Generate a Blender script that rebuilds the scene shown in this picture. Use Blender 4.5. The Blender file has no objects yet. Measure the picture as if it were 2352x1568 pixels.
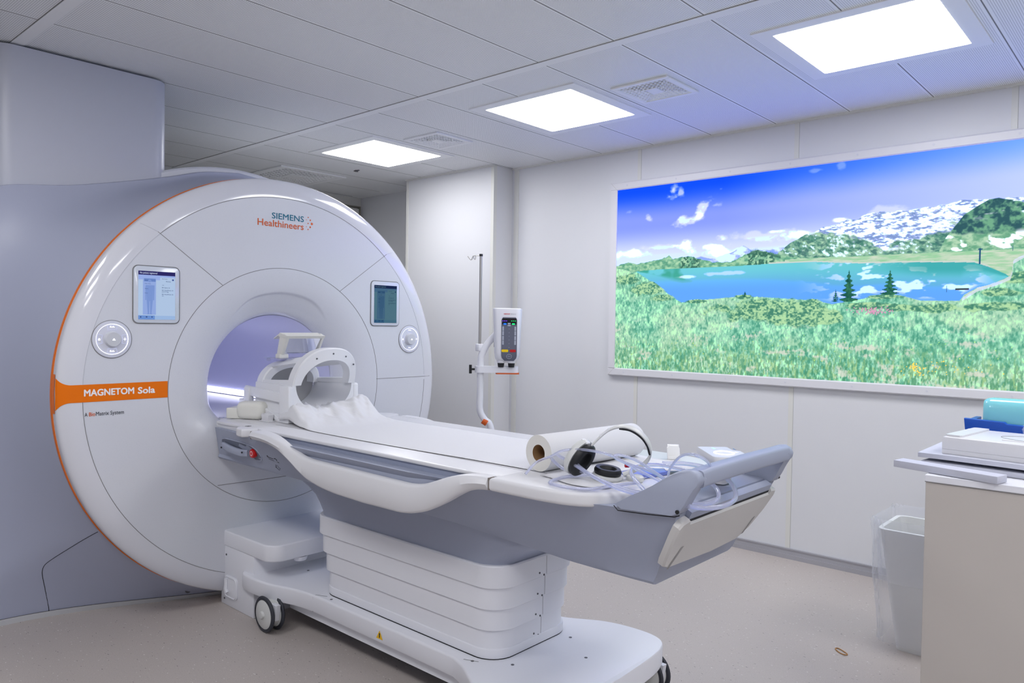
import bpy, bmesh, math, random
import numpy as np
from mathutils import Vector, Matrix, noise
PI = math.pi
random.seed(7)
scene = bpy.context.scene
COL = scene.collection
WL = {}

# ------------------------------------------------------------------ helpers
def lin(c):
    c = [x / 255.0 for x in c]
    return tuple(x / 12.92 if x <= 0.04045 else ((x + 0.055) / 1.055) ** 2.4 for x in c)

def mat(name, rgb, rough=0.5, metal=0.0, spec=0.5, coat=0.0, trans=0.0, ior=1.45, alpha=1.0, emit=None, estr=0.0, bump=0.0, bscale=200.0):
    m = bpy.data.materials.new(name); m.use_nodes = True
    nt = m.node_tree; b = nt.nodes['Principled BSDF']
    b.inputs['Base Color'].default_value = (*lin(rgb), 1)
    b.inputs['Roughness'].default_value = rough
    b.inputs['Metallic'].default_value = metal
    b.inputs['Specular IOR Level'].default_value = spec
    b.inputs['Coat Weight'].default_value = coat
    b.inputs['Coat Roughness'].default_value = 0.06
    b.inputs['Transmission Weight'].default_value = trans
    b.inputs['IOR'].default_value = ior
    b.inputs['Alpha'].default_value = alpha
    if emit is not None:
        b.inputs['Emission Color'].default_value = (*lin(emit), 1)
        b.inputs['Emission Strength'].default_value = estr
    # gentle procedural surface variation
    n = nt.nodes.new('ShaderNodeTexNoise'); n.inputs['Scale'].default_value = bscale; n.inputs['Detail'].default_value = 2
    tc = nt.nodes.new('ShaderNodeTexCoord'); nt.links.new(tc.outputs['Object'], n.inputs['Vector'])
    if bump > 0:
        bp = nt.nodes.new('ShaderNodeBump'); bp.inputs['Strength'].default_value = bump; bp.inputs['Distance'].default_value = 0.002
        nt.links.new(n.outputs['Fac'], bp.inputs['Height']); nt.links.new(bp.outputs['Normal'], b.inputs['Normal'])
    else:
        r = nt.nodes.new('ShaderNodeMapRange'); r.inputs['To Min'].default_value = max(rough - 0.02, 0); r.inputs['To Max'].default_value = min(rough + 0.02, 1)
        nt.links.new(n.outputs['Fac'], r.inputs['Value']); nt.links.new(r.outputs['Result'], b.inputs['Roughness'])
    return m

def emat(name, rgb, s):
    m = bpy.data.materials.new(name); m.use_nodes = True
    nt = m.node_tree; nt.nodes.clear()
    e = nt.nodes.new('ShaderNodeEmission'); e.inputs['Color'].default_value = (*lin(rgb), 1); e.inputs['Strength'].default_value = s
    o = nt.nodes.new('ShaderNodeOutputMaterial'); nt.links.new(e.outputs[0], o.inputs['Surface'])
    return m

def wloc(o):
    return WL.get(o.name, Vector((0, 0, 0)))

def thing(name, label, cat, loc=(0, 0, 0), group=None):
    o = bpy.data.objects.new(name, None); COL.objects.link(o)
    o.empty_display_size = 0.05
    o.location = loc; WL[o.name] = Vector(loc)
    o['label'] = label; o['category'] = cat
    if group: o['group'] = group
    return o

def obj(name, bm, m, parent=None, smooth=True, angle=32, label=None, cat=None, group=None, kind=None, loc=None):
    """links bm (given in world coordinates) as one mesh object"""
    base = wloc(parent) if parent is not None else (Vector(loc) if loc is not None else None)
    if base is None:
        base = Vector((0, 0, 0))
        if len(bm.verts):
            lo = Vector((min(v.co[i] for v in bm.verts) for i in range(3))); hi = Vector((max(v.co[i] for v in bm.verts) for i in range(3)))
            base = Vector(((lo.x + hi.x) / 2, (lo.y + hi.y) / 2, lo.z))
    for v in bm.verts: v.co -= base
    bmesh.ops.recalc_face_normals(bm, faces=bm.faces)
    if smooth:
        for f in bm.faces: f.smooth = True
        a = math.radians(angle)
        for e in bm.edges:
            if len(e.link_faces) == 2 and e.calc_face_angle(0) > a: e.smooth = False
    me = bpy.data.meshes.new(name); bm.to_mesh(me); bm.free()
    o = bpy.data.objects.new(name, me); COL.objects.link(o)
    me.materials.append(m)
    if parent is not None:
        o.parent = parent; WL[o.name] = base.copy()
    else:
        o.location = base; WL[o.name] = base.copy()
    if label: o['label'] = label
    if cat: o['category'] = cat
    if group: o['group'] = group
    if kind: o['kind'] = kind
    return o

def copy_tree(o, loc, label, group=None):
    r = o.copy(); COL.objects.link(r); r.location = loc; r['label'] = label
    WL[r.name] = Vector(loc)
    if group: r['group'] = group
    for ch in list(o.children):
        c = ch.copy(); COL.objects.link(c); c.parent = r
        for g in list(ch.children):
            d = g.copy(); COL.objects.link(d); d.parent = c
    return r

def B(): return bmesh.new()

def box(bm, x0, x1, y0, y1, z0, z1, bev=0.0, seg=2):
    t = bmesh.new()
    r = bmesh.ops.create_cube(t, size=1)
    for v in t.verts:
        v.co = Vector(((x0 + x1) / 2 + v.co.x * (x1 - x0), (y0 + y1) / 2 + v.co.y * (y1 - y0), (z0 + z1) / 2 + v.co.z * (z1 - z0)))
    if bev > 0: bmesh.ops.bevel(t, geom=t.edges[:], offset=bev, segments=seg, affect='EDGES', profile=0.5)
    merge(bm, t); return bm

def merge(bm, t, M=None):
    if M is not None: t.transform(M)
    me = bpy.data.meshes.new('tmp'); t.to_mesh(me); t.free(); bm.from_mesh(me); bpy.data.meshes.remove(me)

def rr(x0, x1, y0, y1, r, n=6):
    pts = []
    for cx, cy, a0 in ((x1 - r, y1 - r, 0), (x0 + r, y1 - r, 90), (x0 + r, y0 + r, 180), (x1 - r, y0 + r, 270)):
        for i in range(n + 1):
            a = math.radians(a0 + 90 * i / n); pts.append((cx + r * math.cos(a), cy + r * math.sin(a)))
    return pts

def loft(bm, rings, closed=True, caps=True, loop=False):
    vs = [[bm.verts.new(p) for p in r] for r in rings]
    n = len(rings[0]); m = len(vs)
    for i in range(m if loop else m - 1):
        a, b = vs[i], vs[(i + 1) % m]
        for j in range(n if closed else n - 1):
            k = (j + 1) % n
            try: bm.faces.new((a[j], a[k], b[k], b[j]))
            except ValueError: pass
    if caps and closed and not loop:
        bm.faces.new(list(reversed(vs[0]))); bm.faces.new(vs[-1])
    return vs

AX = {'z': lambda a, b, c: (a, b, c), 'y': lambda a, b, c: (a, c, b), 'x': lambda a, b, c: (c, a, b)}
def prism(bm, pts, c0, c1, axis='z', bev=0.0, seg=2):
    """pts: 2D outline; axis z: (x,y) extruded in z; y: (x,z) extruded in y; x: (y,z) extruded in x"""
    f = AX[axis]; t = bmesh.new()
    if bev <= 0:
        loft(t, [[f(a, b, c0) for a, b in pts], [f(a, b, c1) for a, b in pts]])
    else:
        area = sum(pts[i][0] * pts[(i + 1) % len(pts)][1] - pts[(i + 1) % len(pts)][0] * pts[i][1] for i in range(len(pts)))
        sg = 1 if area > 0 else -1
        def inset(d):
            out = []; n = len(pts)
            for i in range(n):
                p0, p1, p2 = Vector(pts[i - 1]), Vector(pts[i]), Vector(pts[(i + 1) % n])
                e1 = (p1 - p0); e2 = (p2 - p1)
                if e1.length < 1e-7: e1 = e2
                if e2.length < 1e-7: e2 = e1
                n1 = Vector((-e1.y, e1.x)).normalized() * sg; n2 = Vector((-e2.y, e2.x)).normalized() * sg
                nn = n1 + n2
                if nn.length < 1e-6: nn = n1
                nn.normalize(); k = 1 / max(nn.dot(n1), 0.5)
                out.append((p1.x + nn.x * d * k, p1.y + nn.y * d * k))
            return out
        s = 1 if c1 > c0 else -1
        rings = []
        for i in range(seg + 1):
            a = PI / 2 * i / seg; ins = inset(bev * (1 - math.sin(a)))
            rings.append([f(p, q, c0 + s * bev * (1 - math.cos(a))) for p, q in ins])
        for i in range(seg + 1):
            a = PI / 2 * (1 - i / seg); ins = inset(bev * (1 - math.sin(a)))
            rings.append([f(p, q, c1 - s * bev * (1 - math.cos(a))) for p, q in ins])
        loft(t, rings)
    merge(bm, t); return bm

def catmull(pts, n=8, closed=False):
    P = [Vector(p) for p in pts]; out = []; m = len(P)
    rng = range(m) if closed else range(m - 1)
    for i in rng:
        p0 = P[(i - 1) % m] if (closed or i > 0) else P[0] * 2 - P[1]
        p1 = P[i]; p2 = P[(i + 1) % m]
        p3 = P[(i + 2) % m] if (closed or i + 2 < m) else P[-1] * 2 - P[-2]
        for k in range(n):
            t = k / n
            out.append(0.5 * ((2 * p1) + (p2 - p0) * t + (2 * p0 - 5 * p1 + 4 * p2 - p3) * t * t + (3 * p1 - p0 - 3 * p2 + p3) * t ** 3))
    if not closed: out.append(P[-1])
    return out

def tube(bm, pts, r, seg=10, closed=False, smooth=0, flat=None, up=None):
    """sweep a circle (or flat=(w,h) rectangle-ish ellipse) along pts"""
    P = catmull(pts, smooth, closed) if smooth else [Vector(p) for p in pts]
    n = len(P); rings = []; prev = None
    for i in range(n):
        if closed: t = P[(i + 1) % n] - P[i - 1]
        else: t = P[min(i + 1, n - 1)] - P[max(i - 1, 0)]
        if t.length < 1e-9: t = Vector((1, 0, 0))
        t.normalize()
        if up is not None: a = Vector(up)
        elif prev is None: a = Vector((0, 0, 1)) if abs(t.z) < 0.9 else Vector((1, 0, 0))
        else: a = prev
        a = (a - t * a.dot(t)); a.normalize(); prev = a; b = t.cross(a)
        ri = r[i * len(r) // n] if isinstance(r, (list, tuple)) else r
        ring = []
        for k in range(seg):
            c, s = math.cos(2 * PI * k / seg), math.sin(2 * PI * k / seg)
            if flat:
                e = 0.45
                ca = math.copysign(abs(c) ** e, c); sa = math.copysign(abs(s) ** e, s)
                ring.append(P[i] + a * ca * flat[1] + b * sa * flat[0])
            else: ring.append(P[i] + (a * c + b * s) * ri)
        rings.append(ring)
    loft(bm, rings, caps=not closed, loop=closed)
    return bm

def lathe(bm, prof, center, axis='z', seg=32, a0=0, a1=360, caps=False):
    """prof: list of (radius, height along axis)"""
    cx, cy, cz = center; full = abs(a1 - a0) >= 360
    n = seg if full else seg + 1; rings = []
    for k in range(n):
        a = math.radians(a0 + (a1 - a0) * k / seg); c, s = math.cos(a), math.sin(a)
        if axis == 'z': rings.append([(cx + r * c, cy + r * s, cz + h) for r, h in prof])
        elif axis == 'y': rings.append([(cx + r * c, cy + h, cz + r * s) for r, h in prof])
        else: rings.append([(cx + h, cy + r * c, cz + r * s) for r, h in prof])
    loft(bm, rings, closed=False, caps=False, loop=full)
    bmesh.ops.remove_doubles(bm, verts=bm.verts[:], dist=1e-6)
    return bm

def cyl(bm, c, r, h, axis='z', seg=32, bev=0.0):
    p = [(0, 0), (r - bev, 0), (r, bev), (r, h - bev), (r - bev, h), (0, h)] if bev else [(0, 0), (r, 0), (r, h), (0, h)]
    t = B(); lathe(t, p, c, axis, seg); merge(bm, t); return bm

def text(name, s, m, parent, loc, height, width=None, rot=(PI / 2, 0, PI / 2), bold=0.0, align='LEFT', cap=0.695, depth=0.0):
    cu = bpy.data.curves.new('t', 'FONT'); cu.body = s; cu.size = 1; cu.extrude = depth; cu.resolution_u = 3
    o = bpy.data.objects.new('t', cu); COL.objects.link(o)
    dg = bpy.context.evaluated_depsgraph_get(); dg.update()
    me = bpy.data.meshes.new_from_object(o.evaluated_get(dg)); bpy.data.objects.remove(o); bpy.data.curves.remove(cu)
    bm = bmesh.new(); bm.from_mesh(me); bpy.data.meshes.remove(me)
    xs = [v.co.x for v in bm.verts]; x0, x1 = min(xs), max(xs)
    sy = height / cap; sx = sy if width is None else width / (x1 - x0)
    off = -x0 if align == 'LEFT' else -(x0 + x1) / 2
    for v in bm.verts: v.co = Vector(((v.co.x + off) * sx, v.co.y * sy, 0))
    if bold > 0:
        src = bm.copy(); d = bold * sy * 1.5
        for q in range(6):
            t = src.copy(); merge(bm, t, Matrix.Translation((d * math.cos(q * PI / 3), d * math.sin(q * PI / 3), -0.00003 * (q + 1))))
        src.free()
    from mathutils import Euler
    R = rot if isinstance(rot, Matrix) else Euler(rot).to_matrix().to_4x4()
    bm.transform(Matrix.Translation(loc) @ R)
    return obj(name, bm, m, parent, smooth=False)

# ------------------------------------------------------------------ materials
M = {}
M['wall'] = mat('white wall panel', (212, 213, 216), 0.45, bump=0.03, bscale=60)
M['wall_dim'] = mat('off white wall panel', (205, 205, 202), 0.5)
M['trim'] = mat('cream cover strip', (213, 213, 208), 0.4)
M['base'] = mat('grey metal skirting', (170, 170, 176), 0.35, metal=0.3)
M['gwhite'] = mat('satin white plastic cover', (205, 207, 214), 0.28, coat=0.15)
M['ggloss'] = mat('gloss white plastic rim', (208, 209, 216), 0.12, coat=0.6)
M['twhite'] = mat('white moulded plastic', (214, 214, 217), 0.33)
M['pwhite'] = mat('white painted metal', (222, 223, 229), 0.38)
M['grey'] = mat('blue grey lacquer', (163, 168, 188), 0.42)
M['tgrey'] = mat('slate grey plastic', (152, 158, 176), 0.45, bump=0.02, bscale=900)
M['tgrey2'] = mat('dark slate grey plastic', (140, 147, 167), 0.5)
M['orange'] = mat('orange lacquer', (228, 112, 0), 0.35, spec=0.25)
M['seam'] = mat('dark panel joint', (128, 127, 128), 0.8)
M['softseam'] = mat('soft wall joint', (176, 176, 172), 0.8)
M['blackseam'] = mat('black joint', (22, 23, 28), 0.8)
M['black'] = mat('black rubber', (24, 25, 28), 0.45)
M['tyre'] = mat('dark grey rubber', (52, 54, 62), 0.6)
M['hub'] = mat('pale grey nylon', (203, 204, 202), 0.4)
M['teal'] = mat('teal print', (0, 104, 130), 0.5)
M['oprint'] = mat('orange print', (205, 88, 20), 0.5)
M['wprint'] = mat('white print', (236, 234, 234), 0.5)
M['dprint'] = mat('dark print', (52, 56, 66), 0.5)
M['bezel'] = mat('pale display bezel', (200, 206, 216), 0.2, coat=0.5)
M['foam'] = mat('cream vinyl', (220, 219, 211), 0.5)
M['coil'] = mat('white coil plastic', (224, 225, 228), 0.4)
M['clear'] = mat('clear acrylic', (220, 222, 245), 0.03, trans=0.9, ior=1.3, alpha=0.55)
M['tubeclear'] = mat('clear vinyl tube', (226, 230, 255), 0.06, trans=0.7, ior=1.35, alpha=0.72)
M['paper'] = mat('white paper', (214, 214, 216), 0.85, bump=0.04, bscale=500)
M['rollside'] = mat('wound paper edge', (216, 214, 208), 0.9, bump=0.15, bscale=300)
M['card'] = mat('brown cardboard', (150, 116, 78), 0.8)
M['steel'] = mat('brushed steel', (168, 166, 162), 0.35, metal=0.7)
M['dark'] = mat('near black void', (20, 20, 22), 0.8)
M['screw'] = mat('dark screw head', (96, 97, 102), 0.4, metal=0.5)
M['red'] = mat('red plastic', (190, 14, 18), 0.3)
M['blue'] = mat('deep blue plastic', (0, 72, 170), 0.35)
M['aqua'] = mat('pale aqua gel cushion', (128, 205, 214), 0.18, coat=0.4)
M['cab'] = mat('beige grey laminate', (186, 180, 174), 0.55)
M['foamgrey'] = mat('light grey foam board', (188, 190, 202), 0.8, bump=0.1, bscale=700)
M['foamside'] = mat('grey foam core', (150, 152, 164), 0.9)
M['band'] = mat('tan rubber', (170, 120, 62), 0.6)
M['yellow'] = mat('yellow warning print', (235, 185, 20), 0.5)
M['bin'] = mat('translucent white bin', (222, 222, 220), 0.5)
M['ledblue'] = emat('blue status lamp', (40, 120, 255), 1.4)
M['ledviolet'] = emat('violet status lamp', (120, 60, 255), 1.6)
M['ledgreen'] = emat('green status lamp', (40, 235, 130), 1.3)
M['ledwhite'] = emat('white glow ring', (236, 238, 255), 1.8)
M['ledpale'] = emat('pale glow line', (215, 220, 255), 0.95)
M['ycap'] = mat('yellow key', (240, 205, 0), 0.4)
M['injgrey'] = mat('injector panel grey', (98, 102, 118), 0.35)
M['injkey'] = mat('pale grey key', (170, 176, 190), 0.4)

def light_mat(name, col, s):
    return emat(name, col, s)
PANEL = 16.5
M['panel'] = light_mat('ceiling light diffuser', (251, 251, 254), PANEL)

# ceiling: perforated metal tiles
def ceiling_mat(perf=True):
    m = mat('perforated ceiling tile' if perf else 'plain ceiling strip', (234, 235, 236), 0.5)
    if not perf: return m
    nt = m.node_tree; b = nt.nodes['Principled BSDF']; N = nt.nodes.new; L = nt.links.new
    g = N('ShaderNodeNewGeometry'); sep = N('ShaderNodeSeparateXYZ'); L(g.outputs['Position'], sep.inputs[0])
    def cell(out, pitch):
        d = N('ShaderNodeMath'); d.operation = 'DIVIDE'; d.inputs[1].default_value = pitch; L(out, d.inputs[0])
        f = N('ShaderNodeMath'); f.operation = 'FRACT'; L(d.outputs[0], f.inputs[0])
        s = N('ShaderNodeMath'); s.operation = 'SUBTRACT'; s.inputs[1].default_value = 0.5; L(f.outputs[0], s.inputs[0])
        p = N('ShaderNodeMath'); p.operation = 'POWER'; p.inputs[1].default_value = 2; 
        a = N('ShaderNodeMath'); a.operation = 'ABSOLUTE'; L(s.outputs[0], a.inputs[0]); L(a.outputs[0], p.inputs[0])
        return p
    px = cell(sep.outputs['X'], 0.0082); py = cell(sep.outputs['Y'], 0.0082)
    ad = N('ShaderNodeMath'); ad.operation = 'ADD'; L(px.outputs[0], ad.inputs[0]); L(py.outputs[0], ad.inputs[1])
    lt = N('ShaderNodeMath'); lt.operation = 'LESS_THAN'; lt.inputs[1].default_value = 0.068; L(ad.outputs[0], lt.inputs[0])
    # plain margin around each 0.42 m tile
    def margin(out, off, pitch, w):
        s0 = N('ShaderNodeMath'); s0.operation = 'ADD'; s0.inputs[1].default_value = off; L(out, s0.inputs[0])
        d = N('ShaderNodeMath'); d.operation = 'DIVIDE'; d.inputs[1].default_value = pitch; L(s0.outputs[0], d.inputs[0])
        f = N('ShaderNodeMath'); f.operation = 'FRACT'; L(d.outputs[0], f.inputs[0])
        s = N('ShaderNodeMath'); s.operation = 'SUBTRACT'; s.inputs[1].default_value = 0.5; L(f.outputs[0], s.inputs[0])
        a = N('ShaderNodeMath'); a.operation = 'ABSOLUTE'; L(s.outputs[0], a.inputs[0])
        c = N('ShaderNodeMath'); c.operation = 'LESS_THAN'; c.inputs[1].default_value = 0.5 - w / pitch; L(a.outputs[0], c.inputs[0])
        return c
    mx = margin(sep.outputs['X'], 20 * 0.4235 + 1.45, 0.4235, 0.012)
    mul = N('ShaderNodeMath'); mul.operation = 'MULTIPLY'; L(lt.outputs[0], mul.inputs[0]); L(mx.outputs[0], mul.inputs[1])
    mix = N('ShaderNodeMix'); mix.data_type = 'RGBA'; mix.inputs['A'].default_value = (*lin((238, 239, 240)), 1); mix.inputs['B'].default_value = (*lin((158, 160, 163)), 1)
    L(mul.outputs[0], mix.inputs['Factor']); L(mix.outputs['Result'], b.inputs['Base Color'])
    return m
M['ceil'] = ceiling_mat(True); M['ceilp'] = ceiling_mat(False)

def floor_mat():
    m = mat('speckled vinyl floor', (176, 170, 165), 0.42)
    nt = m.node_tree; b = nt.nodes['Principled BSDF']; N = nt.nodes.new; L = nt.links.new
    tc = N('ShaderNodeTexCoord')
    def flecks(scale, th, seed, stretch=(1, 1, 1)):
        mp = N('ShaderNodeMapping'); mp.inputs['Scale'].default_value = stretch; mp.inputs['Location'].default_value = (seed, seed * 2, 0)
        mp.inputs['Rotation'].default_value = (0, 0, seed)
        L(tc.outputs['Object'], mp.inputs[0])
        n0 = N('ShaderNodeTexNoise'); n0.inputs['Scale'].default_value = scale * 1.5; L(mp.outputs[0], n0.inputs['Vector'])
        mm = N('ShaderNodeMix'); mm.data_type = 'RGBA'; mm.inputs['Factor'].default_value = 0.015
        L(mp.outputs[0], mm.inputs['A']); L(n0.outputs['Color'], mm.inputs['B'])
        v = N('ShaderNodeTexVoronoi'); v.inputs['Scale'].default_value = scale; L(mm.outputs['Result'], v.inputs['Vector'])
        l1 = N('ShaderNodeMath'); l1.operation = 'LESS_THAN'; l1.inputs[1].default_value = 0.16; L(v.outputs['Distance'], l1.inputs[0])
        sp = N('ShaderNodeSeparateColor'); L(v.outputs['Color'], sp.inputs[0])
        l2 = N('ShaderNodeMath'); l2.operation = 'LESS_THAN'; l2.inputs[1].default_value = th; L(sp.outputs[0], l2.inputs[0])
        mu = N('ShaderNodeMath'); mu.operation = 'MULTIPLY'; L(l1.outputs[0], mu.inputs[0]); L(l2.outputs[0], mu.inputs[1])
        return mu
    n = N('ShaderNodeTexNoise'); n.inputs['Scale'].default_value = 260; n.inputs['Detail'].default_value = 5; L(tc.outputs['Object'], n.inputs['Vector'])
    n2 = N('ShaderNodeTexNoise'); n2.inputs['Scale'].default_value = 1.3; n2.inputs['Detail'].default_value = 4; L(tc.outputs['Object'], n2.inputs['Vector'])
    cr = N('ShaderNodeMix'); cr.data_type = 'RGBA'; cr.inputs['A'].default_value = (*lin((168, 159, 153)), 1); cr.inputs['B'].default_value = (*lin((198, 190, 184)), 1)
    L(n.outputs['Fac'], cr.inputs['Factor'])
    c2 = N('ShaderNodeMix'); c2.data_type = 'RGBA'; c2.blend_type = 'MULTIPLY'; c2.inputs['B'].default_value = (0.86, 0.86, 0.87, 1)
    L(n2.outputs['Fac'], c2.inputs['Factor']); L(cr.outputs['Result'], c2.inputs['A'])
    last = c2.outputs['Result']
    for scale, th, seed, st, col in ((42, 0.20, 1.3, (1, 2.2, 1), (214, 210, 206)), (38, 0.16, 4.1, (1, 2.6, 1), (112, 104, 102)), (110, 0.3, 2.2, (1, 1.8, 1), (128, 120, 118)), (95, 0.18, 7.7, (1.6, 1, 1), (205, 200, 198))):
        f = flecks(scale, th, seed, st)
        x = N('ShaderNodeMix'); x.data_type = 'RGBA'; x.inputs['B'].default_value = (*lin(col), 1)
        L(f.outputs[0], x.inputs['Factor']); L(last, x.inputs['A']); last = x.outputs['Result']
    L(last, b.inputs['Base Color'])
    return m
M['floor'] = floor_mat()

# ------------------------------------------------------------------ room shell
HC = 2.6
XB, XF_ = -6.15, 1.7      # back wall, wall behind camera
YM, YL = 4.465, -1.3      # mural wall, left wall
bm = B(); box(bm, XB - 0.1, XF_ + 0.1, YL - 0.1, YM + 0.3, -0.1, 0.0); obj('floor', bm, M['floor'], smooth=False, kind='structure')
# ceiling slab tiles between plain strips; strips run along X at y = 1.055, 2.752
bm = B(); box(bm, XB - 0.1, XF_ + 0.1, YL - 0.1, YM + 0.3, HC, HC + 0.1)
ceil = obj('ceiling', bm, M['ceil'], smooth=False, kind='structure')
for i, (ya, yb) in enumerate(((-0.665, -0.615), (1.03, 1.083), (2.727, 2.779))):
    bm = B(); box(bm, XB, XF_, ya, yb, HC - 0.004, HC); s = obj('trim_%d' % (i + 1), bm, M['ceilp'], smooth=False, kind='structure')
    bm = B(); box(bm, XB, XF_, ya - 0.003, ya, HC - 0.0015, HC); obj('shadow_gap', bm, M['seam'], s, smooth=False)
k = 4
bm = B()
for j in range(-12, 8):
    x = -1.45 + 0.4235 * j
    for ya, yb in ((YL, 1.025), (1.083, 2.722), (2.779, YM)):
        if XB < x < XF_: box(bm, x - 0.0022, x + 0.0022, ya, yb, HC - 0.001, HC)
obj('tile_joints', bm, M['seam'], ceil, smooth=False)

def wall(name, x0, x1, y0, y1, m=M['wall'], z0=0, z1=HC):
    bm = B(); box(bm, x0, x1, y0, y1, z0, z1); return obj(name, bm, m, smooth=False, kind='structure')
wr = wall('wall_right', -5.04, XF_ + 0.1, YM, YM + 0.1)
wall('wall_alcove', XB - 0.1, -5.04, 4.60, 4.70)
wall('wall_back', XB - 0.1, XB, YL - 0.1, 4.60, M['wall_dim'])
wall('wall_left', XB, XF_, YL - 0.1, YL)
wall('wall_front', XF_, XF_ + 0.1, YL - 0.1, YM)
bm = B(); box(bm, -5.04, -4.012, 4.253, 4.70, 0, HC, 0.004)
pier = obj('wall_pier', bm, M['wall'], smooth=False, kind='structure')
# cream cover strips on the pier corners, joints of the wall panels
def strip(name, x0, x1, y0, y1, z0=0.0, z1=HC, m=M['trim']):
    bm = B(); box(bm, x0, x1, y0, y1, z0, z1); return obj(name, bm, m, smooth=False, kind='structure')
strip('trim_4', -5.043, -5.015, 4.250, 4.253)
strip('trim_5', -4.04, -4.009, 4.250, 4.253)
strip('trim_6', -4.012, -4.009, 4.253, 4.285)
strip('trim_7', -3.985, -3.94, 4.459, 4.465)
for i, x in enumerate((-2.83, -1.745, -0.66, 0.43)):
    s = strip('trim_%d' % (8 + i), x - 0.022, x + 0.006, 4.4635, 4.465, 0.06, HC)
    bm = B(); box(bm, x + 0.006, x + 0.0078, 4.4632, 4.465, 0.06, HC); obj('shadow_gap', bm, M['softseam'], s, smooth=False)
# cream cornice strip along the ceiling edge
strip('trim_12', -4.0, XF_, 4.445, 4.465, HC - 0.012, HC)
strip('trim_13', -5.04, -4.0, 4.233, 4.253, HC - 0.012, HC)
# skirting: two step metal profile
def skirt(name, x0, x1, y):
    bm = B(); box(bm, x0, x1, y - 0.012, y, 0.0, 0.062); box(bm, x0, x1, y - 0.02, y - 0.012, 0.0, 0.026); box(bm, x0, x1, y - 0.016, y - 0.012, 0.055, 0.062)
    return obj(name, bm, M['base'], smooth=False, kind='structure')
skirt('baseboard_right', -3.985, XF_, YM)
skirt('baseboard_pier', -5.04, -4.012, 4.253)
# door in the back wall
bm = B(); box(bm, XB, XB + 0.03, 3.40, 4.555, 0.0, 2.49, 0.003)
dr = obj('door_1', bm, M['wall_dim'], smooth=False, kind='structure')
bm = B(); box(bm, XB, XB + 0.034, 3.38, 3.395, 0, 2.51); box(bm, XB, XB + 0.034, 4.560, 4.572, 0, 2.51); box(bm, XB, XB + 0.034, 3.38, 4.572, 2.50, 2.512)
obj('door_frame', bm, mat('dark door gasket', (120, 118, 108), 0.7), dr, smooth=False)  # gasket in one even dark tone
bm = B(); tube(bm, [(XB + 0.03, 3.5, 1.05), (XB + 0.07, 3.5, 1.05), (XB + 0.07, 3.62, 1.05)], 0.009, 8); obj('door_handle', bm, M['steel'], dr)

# ------------------------------------------------------------------ ceiling lights
def ceiling_light(cx, cy, label):
    t = thing('ceiling_light', label, 'light', (cx, cy, HC), 'flush square ceiling light panels')
    bm = B()
    for (a0, a1, b0, b1) in ((-0.375, 0.375, -0.37, -0.305), (-0.375, 0.375, 0.305, 0.37), (-0.375, -0.305, -0.305, 0.305), (0.305, 0.375, -0.305, 0.305)):
        box(bm, cx + a0, cx + a1, cy + b0, cy + b1, HC - 0.006, HC)
    obj('frame', bm, M['ceilp'], t, smooth=False)
    bm = B(); prism(bm, rr(cx - 0.303, cx + 0.303, cy - 0.303, cy + 0.303, 0.015, 4), HC - 0.007, HC - 0.003)
    obj('diffuser', bm, M['panel'], t, smooth=False)
    return t
L0 = ceiling_light(-1.02, 3.395, 'square glowing ceiling panel nearest the camera, above the landscape picture')
copy_tree(L0, (-2.718, 3.43, HC), 'square glowing ceiling panel in the middle of the row, between two air vents')
copy_tree(L0, (-4.405, 3.475, HC), 'square glowing ceiling panel farthest back, above the scanner')
for (x, y) in ((0.67, 3.43), (-2.715, 0.15), (-1.02, 0.15), (0.67, 0.15), (0.67, 1.75)):
    copy_tree(L0, (x, y, HC), 'square glowing ceiling panel behind the camera side of the room')

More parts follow.
